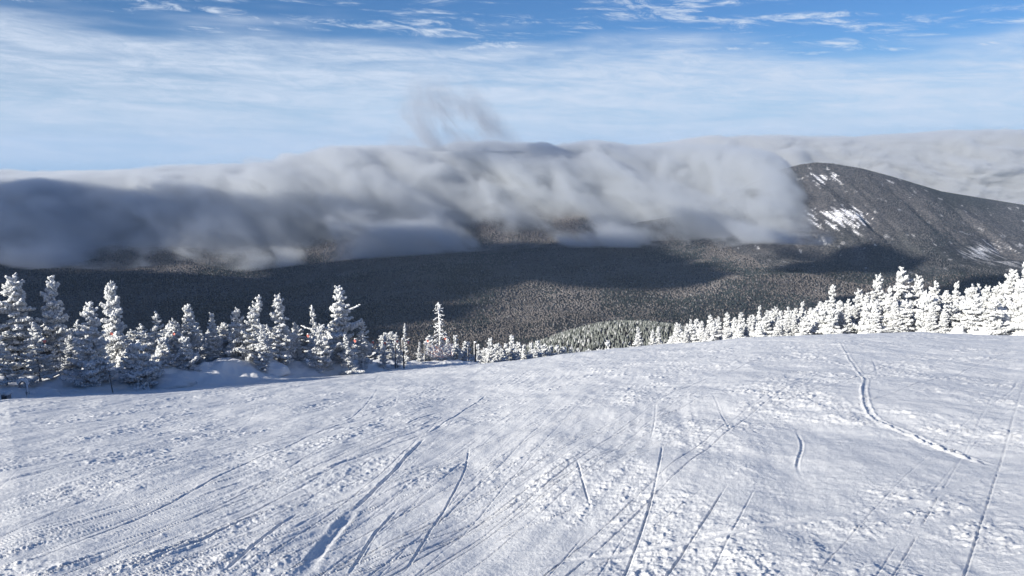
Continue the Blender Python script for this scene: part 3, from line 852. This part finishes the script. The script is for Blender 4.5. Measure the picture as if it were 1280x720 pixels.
    return (pymesh('trunk', tparts, M_bark), nd.build('needles', M_needle, False), tr.build('rime', M_rime, fine), H)
def snag(seed, H=5.5):
    rg = random.Random(seed); tr = Clumps(seed); tparts = []
    def axis(z): return (0.22*(z/H)*math.cos(1.0)+.04*math.sin(z*1.4)-0.0, .04*math.cos(z*1.9), z)
    zs = np.linspace(-.4, H, 20); tparts.append(tube([axis(z) for z in zs], [.085*(1-.85*max(z, 0)/H)+.01 for z in zs]))
    zz = .1
    while zz < H:
        p = axis(zz); r_ = .08*(1-.85*zz/H)
        for k in range(3):
            a = rg.uniform(0, 6.28)
            tr.add((p[0]+math.cos(a)*r_, p[1]+math.sin(a)*r_, zz), (rg.uniform(-.4, .4), rg.uniform(-.4, .4), 1), .07*rg.uniform(.7, 1.4), .05, .045)
        zz += .075
    z = H*.12
    while z < H*.97:
        t_ = z/H
        for b in range(2 if t_ < .8 else 3):
            a = rg.choice([0, math.pi, rg.uniform(0, 6.28)])+rg.uniform(-.5, .5)
            Ls = (0.30+1.05*(1-t_)**1.2)*rg.uniform(.4, 1.15); ax = axis(z); pts = [ax]; n = max(3, int(Ls/.09))
            up = rg.uniform(-.35, .25)
            for i in range(1, n+1):
                q_ = i/n; p = (ax[0]+math.cos(a)*Ls*q_, ax[1]+math.sin(a)*Ls*q_, z+Ls*(up*q_+.15*math.sin(q_*5))); pts.append(p)
                if rg.random() < .85: tr.add(p, (math.cos(a), math.sin(a), up), .065, .036*rg.uniform(.7, 1.6), .036*rg.uniform(.7, 1.6))
                if q_ > .4 and rg.random() < .5:
                    q2 = (p[0]+rg.uniform(-.14, .14), p[1]+rg.uniform(-.14, .14), p[2]+rg.uniform(-.16, .1)); tr.add(q2, (q2[0]-p[0], q2[1]-p[1], q2[2]-p[2]+.01), .07, .03, .03)
            tparts.append(tube(pts, np.linspace(.02, .006, len(pts)), 4))
        z += rg.uniform(.13, .26)
    return (pymesh('trunk', tparts, M_bark), None, tr.build('rime', M_rime), H)

PR = {
 'full':   spruce(1, 6, 1.5, ragged=.5),
 'tall':   spruce(2, 6, 1.35, forks=1, ragged=.5, taper=.7),
 'narrow': spruce(3, 6, 0.85, bend=.5, ragged=.45, forks=1),
 'lean':   spruce(4, 6, 1.3, bend=1.7, ragged=.45),
 'broad':  spruce(5, 4, 1.45, taper=.62, ragged=.5, forks=2),
 'squat':  spruce(6, 2.4, 1.15, taper=.75, dens=1.15),
 'thin':   spruce(7, 6, 0.62, dens=.7, ragged=.6, arm=(math.pi*.97, 3.55, 1.15)),
 'armed':  spruce(8, 6, 1.4, forks=2, ragged=.4, arm=(0.1, 4.1, 1.5)),
 'open':   spruce(9, 6, 1.25, rime=.85, dens=.85, ragged=.7, bare=.12, bend=.6),
 'dense':  spruce(10, 6, 1.45, rime=.88, dens=1.15, taper=.85, ragged=.25),
 'spire':  spruce(11, 6, 1.15, dens=1.1, taper=.95, ragged=.4),
 'snag':   snag(12, 6),
 'small':  spruce(13, 3.2, .85, fine=False),
 'small2': spruce(14, 3.2, .62, forks=1, ragged=.5, fine=False),
 'small3': spruce(15, 3.2, 1.0, ragged=.5, taper=.65, fine=False),
}
def tree(kind, px, top, Yd, label, rz=0.0, wide=1.0, group=None, name='frosted_spruce', dark=None, X=None, h=None, sink=0.1, cat='tree'):
    if X is None:
        X, Yd, Zg = pix(px, Yd)
    else: Zg = float(land(np.array([X]), np.array([Yd]))[0])
    if h is None: h = height_to(px, top, X, Yd, Zg)
    h = max(h, 0.7)
    tm, nm, rm, H = PR[kind]
    root = bpy.data.objects.new(name, None); C.objects.link(root)
    root.empty_display_size = 0.3
    root.location = (X, Yd, Zg-sink); root.rotation_euler = (0, 0, rz)
    s = (h+sink)/H; root.scale = (s*wide, s*wide, s)
    root['label'] = label; root['category'] = cat
    if group: root['group'] = group
    link('trunk', tm, root)
    if nm: link('needles', nm, root)
    link('rime_crust', rm, root)
    return root
GL = 'rimed spruces on the left edge of the piste'
GR = 'rimed spruces beyond the crest on the right'
GB = 'rimed spruces packed behind the front row'
# the wood on the left, front rank and tall ones: kind, column, top row, distance, turn, width, label
LEFT = [
 ('full', -8, 372, 40, 0.3, 1.1, 'rime covered spruce cut by the left picture edge'),
 ('tall', 27, 345, 41, 1.0, 1.1, 'tall spruce with a two knobbed white top at the left end of the left wood'),
 ('full', 74, 345, 42, 2.2, .85, 'tall spruce with a broad bright white top, just right of the two knobbed spruce'),
 ('open', 50, 402, 37.5, 2.0, 1.25, 'low shaded spruce in front of the two tallest trees'),
 ('open', 8, 415, 36.5, 1.1, 1.35, 'dark shaded spruce low at the left edge above the bent pipe'),
 ('dense', 92, 418, 39, 0.5, 1.1, 'dark shaded spruce beside the single orange marker at the left'),
 ('full', 120, 378, 38.0, 4.1, 1.0, 'bright white spruce down to the drift, beside the leaning wooden stake'),
 ('tall', 148, 353, 42.5, 5.0, .8, 'pointed white spruce rising behind the bright spruce by the leaning stake'),
 ('squat', 172, 430, 39.5, 0.2, 1.05, 'low conical bush spruce sitting on the snow bank'),
 ('open', 196, 389, 43.5, 3.0, 1.0, 'half shaded spruce with a white tip above the low conical bush'),
 ('squat', 205, 424, 42, 2.2, .9, 'small rounded spruce right of the low conical bush'),
 ('broad', 222, 402, 45, 1.7, .7, 'short spruce with a side branch reaching left beside an orange marker'),
 ('dense', 240, 379, 45.5, 4.4, .85, 'grey white spruce with a double tip in the middle of the left wood'),
 ('squat', 233, 422, 42.8, 1.2, .8, 'small white topped spruce in front of the double tipped spruce'),
 ('spire', 268, 391, 46, 2.0, .95, 'shaded spruce between the double tipped spruce and the leaning white one'),
 ('broad', 298, 388, 46.5, 3.6, .65, 'short white spruce leaning on the tall leaning spruce'),
 ('lean', 314, 369, 46.5, 5.6, .9, 'bright leaning spruce with a bent top, above the rounded snow hummock on the bank'),
 ('tall', 351, 369, 47.5, 0.6, .85, 'bright spruce with a slim rounded tip, left of the dead armed tree'),
 ('spire', 330, 405, 45.5, 1.9, 1.0, 'lower white spruce filling the gap between the bright pair'),
 ('narrow', 372, 402, 49, 2.9, .9, 'small crooked spruce just left of the dead armed tree'),
 ('thin', 393, 380, 50, 0.0, .95, 'thin spruce with one dead arm stretched to the left'),
 ('broad', 400, 412, 48.5, 4.8, .8, 'low dense spruce at the foot of the thin dead armed tree'),
 ('armed', 427, 358, 50.5, 0.0, .95, 'tallest spruce of the wood\'s right half, with a long snowy branch to the right'),
 ('open', 452, 398, 51.5, 2.5, 1.0, 'open crowned spruce under the long snowy branch'),
 ('open', 436, 418, 48.7, 0.9, 1.1, 'low tangled spruce showing dark stems under the tallest tree'),
 ('open', 480, 418, 53, 3.9, .9, 'shaded spruce behind the row of orange flags'),
 ('thin', 507, 403, 56, 2.6, .7, 'slender sparse spruce with a white pin tip above the orange flags'),
 ('open', 497, 416, 54.5, 5.3, .8, 'dark rounded spruce top between the orange flags'),
 ('narrow', 524, 427, 58, 4.0, .9, 'small bright spruce left of the orange netting'),
 ('small3', 537, 420, 59, 1.0, .8, 'small spruce behind the orange netting'),
 ('snag', 551, 378, 60, 3.05, 1.0, 'bare dead snag crusted with rime, taller than everything around it'),
 ('small', 560, 425, 61, 1.4, .9, 'small spruce just right of the bare rimed snag'),
 ('small2', 570, 420, 62, 2.4, .9, 'slim little spruce between the snag and the dark post'),
 ('small3', 583, 427, 63, 3.4, .9, 'low spruce directly left of the dark post'),
]
for kind, px, top, Yd, rz, wd, lab in LEFT:
    tree(kind, px, top, Yd, lab, rz, wd, GL)
rg = random.Random(3)
# packed shaded ranks behind and below them
for i in range(76):
    px = -60+ i*7.4 + rg.uniform(-5, 5)
    Yd = 41.5+ (px+60)*0.028 + rg.uniform(0, 7)
    top = 400+rg.uniform(0, 30)+max(0, px-360)*0.10
    tree(rg.choice(['open', 'dense', 'dense', 'open', 'full', 'broad']), px, top, Yd, 'half hidden spruce packed in the shade behind the front rank of the left wood', rg.uniform(0, 6.28), rg.uniform(1.1, 1.6), GB)
# trees along the piste edge outside the frame, whose shadows fall on the bank
for i in range(26):
    s_ = -1.5-1.5*i; off = rg.uniform(0.6, 3.4)
    p = BA+BT*s_+BN*off
    tree(rg.choice(['full', 'tall', 'dense', 'spire']), 0, 0, p[1], 'spruce on the piste edge left of the camera', rg.uniform(0, 6.28), 1.15, 'spruces along the piste edge outside the view', X=p[0], h=rg.uniform(4.0, 6.2))
# little trees along the dipping skyline in the middle
ORD = 'first second third fourth fifth sixth seventh eighth ninth tenth eleventh twelfth thirteenth fourteenth fifteenth sixteenth seventeenth eighteenth nineteenth twentieth twenty-first twenty-second'.split()
GM = 'small spruces along the skyline in the middle'
MID = [(598,431,66,'small2'),(613,424,66,'small'),(622,430,68,'small3'),(632,430,69,'small2'),(640,421,68,'small'),(648,429,72,'small3'),(655,432,71,'small'),(664,429,70,'small2'),(672,427,71,'small'),(680,431,73,'small3'),(688,433,74,'small'),(696,432,75,'small2'),(704,434,75,'small3'),(713,435,76,'small'),(722,436,76,'small2'),(759,426,74,'small2'),(606,436,70,'small3'),(627,436,66,'small3'),(645,437,67,'small3'),(668,437,68,'small3'),(735,437,77,'small3'),(747,437,78,'small')]
for px, top, Yd, k in MID:
    order_ = sum(1 for q_ in MID if q_[0] < px)
    lab = 'lone tiny spruce tip poking up between the two tree groups' if px == 759 else 'tiny rimed skyline spruce, '+ORD[order_]+' counting right from the stout dark post'
    tree(k, px, top, Yd, lab, rg.uniform(0, 6.28), .9, GM)
# the wood on the right behind the crest: skyline of tops
RIGHT = [
 ('full', 797, 409, 60, .9, 'first small white spruce at the left end of the right wood'),
 ('full', 815, 412, 63, .8, 'small spruce second from the left end of the right wood'),
 ('tall', 822, 408, 61, .8, 'small spruce with dark base, third from the left end of the right wood'),
 ('full', 845, 403, 58, .95, None), ('dense', 858, 404, 58, .9, None), ('spire', 862, 399, 60, .8, None), ('full', 876, 401, 57, .9, None),
 ('tall', 886, 394, 60, .8, None), ('full', 897, 396, 57, .9, None), ('tall', 907, 391, 60, .8, None), ('dense', 917, 396, 56, .9, None),
 ('tall', 925, 391, 58, .8, None), ('full', 936, 394, 56, .9, None), ('spire', 947, 382, 59, .8, 'spruce with a thin tip above its neighbours in the left half of the right wood'), ('full', 957, 388, 56, .85, None), ('tall', 967, 384, 57, .85, None),
 ('lean', 982, 381, 56, .8, None), ('full', 992, 385, 55, .9, None), ('spire', 1000, 377, 57, .9, None), ('dense', 1011, 384, 54, .9, None), ('full', 1022, 377, 56, .8, None),
 ('narrow', 1038, 356, 55, .8, 'slim spruce with a bulbous white tip, alone above a lower stretch of the right wood'), ('full', 1030, 376, 54, .9, None), ('tall', 1047, 376, 53, .9, None), ('full', 1057, 374, 55, .8, None),
 ('tall', 1070, 362, 53, .9, None), ('tall', 1092, 344, 53, .85, 'tall pointed white spruce left of the tallest tree of the right wood'), ('full', 1080, 366, 52, .9, None),
 ('full', 1121, 334, 52.5, .95, 'tallest and fullest white spruce near the middle of the right wood'), ('spire', 1108, 358, 51, .9, None), ('tall', 1141, 345, 52.5, .8, 'pointed white spruce just right of the tallest tree of the right wood'),
 ('lean', 1167, 348, 51, .95, 'crooked topped spruce showing a brown bare trunk'), ('full', 1152, 366, 50, .9, None), ('spire', 1189, 352, 51.5, .8, 'spruce with a thin spike right of the crooked topped one'), ('dense', 1178, 362, 49, .9, None),
 ('open', 1205, 355, 50.5, .9, 'round topped open spruce beside the thin spiked one'), ('full', 1217, 355, 51, .7, None), ('tall', 1228, 358, 49.5, .9, None), ('full', 1200, 372, 48, .9, None),
 ('full', 1257, 337, 48.5, 1.0, 'broad cone shaped white spruce near the right picture edge'), ('dense', 1240, 356, 49, .9, None), ('broad', 1284, 326, 47.5, 1.0, 'spruce with flat snow loaded boughs cut by the right picture edge'), ('full', 1270, 352, 46.5, .9, None), ('tall', 1300, 335, 48, 1.0, None), ('full', 1330, 330, 48, 1.0, None), ('full', 1365, 332, 48, 1.0, None),
]
def right_label(px):
    segs = [(790, 947, 'white skyline spruce, {} counting right from the left end of the right wood'), (947, 1038, 'white skyline spruce, {} right of the thin tipped one in the right wood'),
            (1038, 1121, 'white skyline spruce, {} right of the slim one with the bulbous white tip'), (1121, 1257, 'white skyline spruce, {} right of the tallest tree of the right wood'), (1257, 1400, 'white spruce, {} right of the broad cone shaped one at the right edge')]
    for a, b, txt in segs:
        if a <= px < b:
            k = sum(1 for r_ in RIGHT if (a if a == 790 else a+.1) <= r_[1] < px)
            return txt.format(ORD[k])
for kind, px, top, Yd, wd, lab in RIGHT:
    tree(kind, px, top, Yd, lab or right_label(px), rg.uniform(0, 6.28), wd, GR)
for i in range(58):                                     # lower crowns in front and between
    px = 842+ i*8.0 + rg.uniform(-3, 3)
    sky_ = np.interp(px, [790, 860, 950, 1040, 1120, 1200, 1320], [414, 404, 393, 380, 368, 368, 360])
    top = sky_+rg.uniform(2, 16)
    tree(rg.choice(['full', 'dense', 'spire', 'squat', 'broad', 'small3']), px, top, np.interp(px, [840, 1280], [56.5, 46])+rg.uniform(-2.2, 1.5), 'low white spruce crowded at the foot of the right wood', rg.uniform(0, 6.28), rg.uniform(.8, 1.1), 'low crowns of the right wood')
for i in range(32):
    px = 850+ i*15.5 + rg.uniform(-5, 5)
    top = np.interp(px, [790, 860, 950, 1040, 1120, 1200, 1320], [412, 400, 390, 378, 362, 362, 345])+rg.uniform(-3, 8)
    tree(rg.choice(['full', 'tall', 'spire', 'dense']), px, top, np.interp(px, [840, 1280], [64, 55])+rg.uniform(-2, 8), 'spruce half hidden in the rear ranks of the right wood', rg.uniform(0, 6.28), rg.uniform(.8, 1.1), 'rear ranks of the right wood')

# ------------------------------------------------------------------ snow plastered mounds at the foot of the woods
def drift(px, Yd, rx, ry, hz, label, seed, name='snow_mound', up=0.0):
    X, Yd, Z = pix(px, Yd)
    n, m = 28, 18; th = np.linspace(0, 2*np.pi, n, endpoint=False); ph = np.linspace(0.02, np.pi/2+0.25, m)
    T_, Ph = np.meshgrid(th, ph, indexing='ij')
    x = np.sin(Ph)*np.cos(T_); y = np.sin(Ph)*np.sin(T_); z = np.cos(Ph)
    k = 1+0.22*fbm(x*1.6+seed*3.1, y*1.6+z*1.3, 4, seed)
    V = np.stack([x*rx*k, y*ry*k, z*hz*k+up], -1).reshape(-1, 3)
    i = np.arange(n*m).reshape(n, m); nx = np.roll(i, -1, 0)
    q_ = np.stack([i[:, :-1], i[:, 1:], nx[:, 1:], nx[:, :-1]], -1).reshape(-1, 4)
    top_ = len(V); V = np.vstack([V, [[0, 0, hz*1.0+up]]])
    o_ = link(name, mesh_from(name, V, q_, True, M_rime), label=label, category='snow mound', group='snow mounds at the foot of the trees')
    o_.location = (X, Yd, Z-0.08); return o_
for i, (px, Yd, rx, ry, hz, lab) in enumerate([
    (1004, 51.5, .8, .7, .7, 'smooth snow mound at the foot of the right wood, leftmost there'),
    (1085, 48.5, .6, .5, .5, 'snow mound under the tallest trees of the right wood'),
    (1197, 45.5, .55, .5, .75, 'round upright snow lump left of the big mound near the right edge'),
    (1235, 45.5, 1.3, .9, 1.0, 'largest smooth snow mound, heaped below the cone shaped spruce'),
    (1252, 45.8, .65, .6, 2.2, 'tall snow plastered hump rising from the largest mound'),
    (1165, 46.2, .5, .5, .4, 'small snow lump by the bare brown trunk'),
    (1276, 44.5, .8, .7, .6, 'snow mound cut by the right picture edge'),
    (335, 46.0, 1.1, .8, .7, 'rounded snow hummock on the bank under the bright pair of spruces'),
    (205, 40.5, 1.5, .8, .5, 'long flat drift on the bank right of the low conical bush'),
    (55, 36.0, .7, .5, .3, 'low drift beside the bent pipe')]):
    drift(px, Yd, rx, ry, hz, lab, 400+i)

# ------------------------------------------------------------------ posts, stakes, flags, netting
def add_root(name, px, Yd, label, cat, group=None, rz=0):
    X, Yd, Z = pix(px, Yd); r = bpy.data.objects.new(name, None); C.objects.link(r); r.location = (X, Yd, Z); r.rotation_euler = (0, 0, rz)
    r['label'] = label; r['category'] = cat
    if group: r['group'] = group
    return r
def simple_post(px, Yd, h, r, tilt, label, group='wooden posts along the piste edge'):
    root = add_root('wooden_post', px, Yd, label, 'post', group)
    link('shaft', pymesh('shaft', [tube([(tilt*z, 0, z) for z in (-.4, 0, h*.33, h*.66, h)], [r*1.05, r, r*.97, r*.95, r*.9], 8), ], M_wood), root)
    c_ = Clumps(int(px))
    for k in range(int(h/.07)):
        c_.add((tilt*k*.07-r*.8, -r*.5, k*.07), (.1, 0, 1), .06, r*.35, r*.3)
    c_.add((tilt*h, 0, h+.02), (0, 0, 1), .07, r*1.3, r*1.3)
    link('snow_crust', c_.build('snow_crust', M_rime), root)
    return root
simple_post(594, 61, 1.65, .085, 0, 'stout dark post standing where the left bank ends')
simple_post(141, 37, 1.1, .024, -.12, 'thin stake leaning by the bright white spruce')
simple_post(531, 57.5, 1.5, .03, 0, 'thin post left of the snag holding the orange netting')
simple_post(505, 54.5, 2.1, .055, -.03, 'dark pole under the orange flags')
simple_post(494, 54, 1.9, .04, .03, 'thin dark pole left of the thicker flag pole')
simple_post(585, 60.5, 1.3, .03, 0, 'thin post beside the stout dark post')
def flag(px, py, Yd, label, sz=.16):
    X, Yd, Z = pix(px, Yd); h = height_to(px, py, X, Yd, Z)
    root = bpy.data.objects.new('orange_marker', None); C.objects.link(root); root.location = (X, Yd, Z+h)
    root['label'] = label; root['category'] = 'marker'; root['group'] = 'orange markers strung along the left wood'
    rg_ = random.Random(int(px)); n = 12; V = []; f = []
    for s_ in (-1, 1):
        for i in range(n):
            a = 6.283*i/n; r = sz*(.85+.3*rg_.random()); V.append((math.cos(a)*r*.8, s_*.012+.04*math.sin(a*2), math.sin(a)*r))
    f.append(tuple(range(n))[::-1]); f.append(tuple(range(n, 2*n)))
    for i in range(n): f.append((i, (i+1) % n, n+(i+1) % n, n+i))
    link('disc', pymesh('disc', [(V, f)], M_orange, False), root)
    link('hanger', pymesh('hanger', [tube([(0, 0, sz*.8), (0.01, 0, sz+.12)], [.012, .012], 5)], M_wood), root)
    c_ = Clumps(int(px)+7); c_.add((0, 0, sz+.02), (1, 0, .2), sz*.6, .04, .04); link('snow_cap', c_.build('snow_cap', M_rime), root)
    root.rotation_euler = (0, 0, rg_.uniform(-.3, .3))
for px, py, Yd, lab in [(61, 427, 36.6, 'orange marker alone among dark shaded spruces at the far left'), (145, 417, 37.8, 'orange marker in the notch beside the bright spruce'),
    (221, 417, 41.5, 'orange marker between the half shaded and double tipped spruces'), (387, 420, 46.5, 'orange marker hidden low at the dead armed tree'), (445, 426, 48, 'orange marker right of the tallest spruce\'s trunk'),
    (467, 428, 52.3, 'first orange flag from the left in the evenly spaced row'), (482, 429, 52.8, 'second orange flag from the left in the evenly spaced row'),
    (497, 427, 53.3, 'third orange flag from the left in the evenly spaced row'), (511, 428, 54, 'last orange flag in the evenly spaced row'), (535, 426, 57, 'orange marker above the netting'), (557, 423, 58.8, 'orange marker on the trunk of the bare snag')]:
    flag(px, py, Yd, lab, .10 if px > 300 else .085)
# rope carrying them
pts = []
for px, py, Yd in [(440, 424, 48), (445, 421.5, 48), (467, 423.5, 52.3), (475, 426, 52.5), (482, 424.5, 52.8), (490, 426, 53), (497, 422.5, 53.3), (504, 425, 53.7), (511, 423.5, 54), (535, 421.5, 57), (557, 418.5, 58.8), (585, 434, 60.5), (594, 436, 61)]:
    X, Yd, Z = pix(px, Yd); pts.append((X, Yd, Z+height_to(px, py, X, Yd, Z)))
link('marker_rope', pymesh('marker_rope', [tube(pts, [.014]*len(pts), 6)], M_wood), label='frosted rope strung between the poles with the orange flags', category='rope')
# netting between the thin posts
def netting(pxa, Ya, pxb, Yb, h0, h1, label):
    A = np.array(pix(pxa, Ya)); B = np.array(pix(pxb, Yb)); parts = []
    root = bpy.data.objects.new('safety_net', None); C.objects.link(root); root.location = tuple(A); root['label'] = label; root['category'] = 'net'
    D = B-A; n = int(np.linalg.norm(D)/.16)
    def P_(u, v): return D*u+np.array([.05*math.sin(u*9), 0, h0+(h1-h0)*v-.18*math.sin(u*math.pi)+.06*math.sin(u*17)])
    for i in range(n+1): parts.append(tube([P_(i/n, v) for v in np.linspace(0, 1, 5)], [.015]*5, 4))
    for v in np.linspace(0, 1, 8): parts.append(tube([P_(u, v) for u in np.linspace(0, 1, 16)], [.015]*16, 4))
    link('mesh_web', pymesh('mesh_web', parts, M_net), root)
    c_ = Clumps(9); rg_ = random.Random(4)
    for k in range(60):
        p = P_(rg_.random(), rg_.random()); c_.add(p, (1, 0, rg_.uniform(-.5, .5)), .09, .03, .05)
    link('rime_crust', c_.build('rime_crust', M_rime, False), root)
netting(531, 57.5, 566, 59.5, .55, 1.45, 'orange safety net crusted with rime in front of the bare snag')
# snow capped bent pipe and stump
root = add_root('bent_pipe', 35, 34.6, 'snow capped bent pipe standing out of the shaded snow', 'pipe')
arc = [(0, 0, -.3), (0, 0, .62)]+[(-.16+.16*math.cos(a), 0, .62+.16*math.sin(a)) for a in np.linspace(.3, 3.0, 9)]+[(-.33, 0, .48)]
link('pipe', pymesh('pipe', [tube(arc, [.05]*len(arc), 10)], M_metal), root)
link('collar', pymesh('collar', [tube([(0, 0, .18), (0, 0, .3)], [.075, .075], 12), tube([(0, 0, .3), (0, 0, .301)], [.075, .01], 12)], M_metal), root)
c_ = Clumps(77)
for a in np.linspace(.1, 3.0, 12): c_.add((-.16+.2*math.cos(a), 0, .65+.2*math.sin(a)), (-math.sin(a), 0, math.cos(a)), .07, .075, .06)
for k in range(7): c_.add((.03, -.03, .1+k*.08), (0, 0, 1), .07, .04, .04)
link('snow_cap', c_.build('snow_cap', M_rime), root)
root = add_root('valve_box', 8, 34.0, 'low box under a flat snow cap at the left picture edge', 'box')
def boxm(x0, x1, y0, y1, z0, z1):
    v = [(x, y, z) for z in (z0, z1) for x, y in ((x0, y0), (x1, y0), (x1, y1), (x0, y1))]
    return np.array(v), [(3, 2, 1, 0), (4, 5, 6, 7), (0, 1, 5, 4), (1, 2, 6, 5), (2, 3, 7, 6), (3, 0, 4, 7)]
me = pymesh('housing', [boxm(-.15, .15, -.13, .13, -.3, .24)], M_metal, False); hb = link('housing', me, root)
bv = hb.modifiers.new('bevel', 'BEVEL'); bv.width = .02; bv.segments = 2
link('hatch', pymesh('hatch', [boxm(-.10, .10, -.145, -.132, -.02, .19)], M_wood, False), root)
c_ = Clumps(78)
for k in range(26):
    rr_ = random.Random(k); c_.add((rr_.uniform(-.17, .17), rr_.uniform(-.14, .14), .28+rr_.uniform(0, .07)), (1, rr_.uniform(-1, 1), 0), .11, .09, .06)
link('snow_cap', c_.build('snow_cap', M_rime), root)
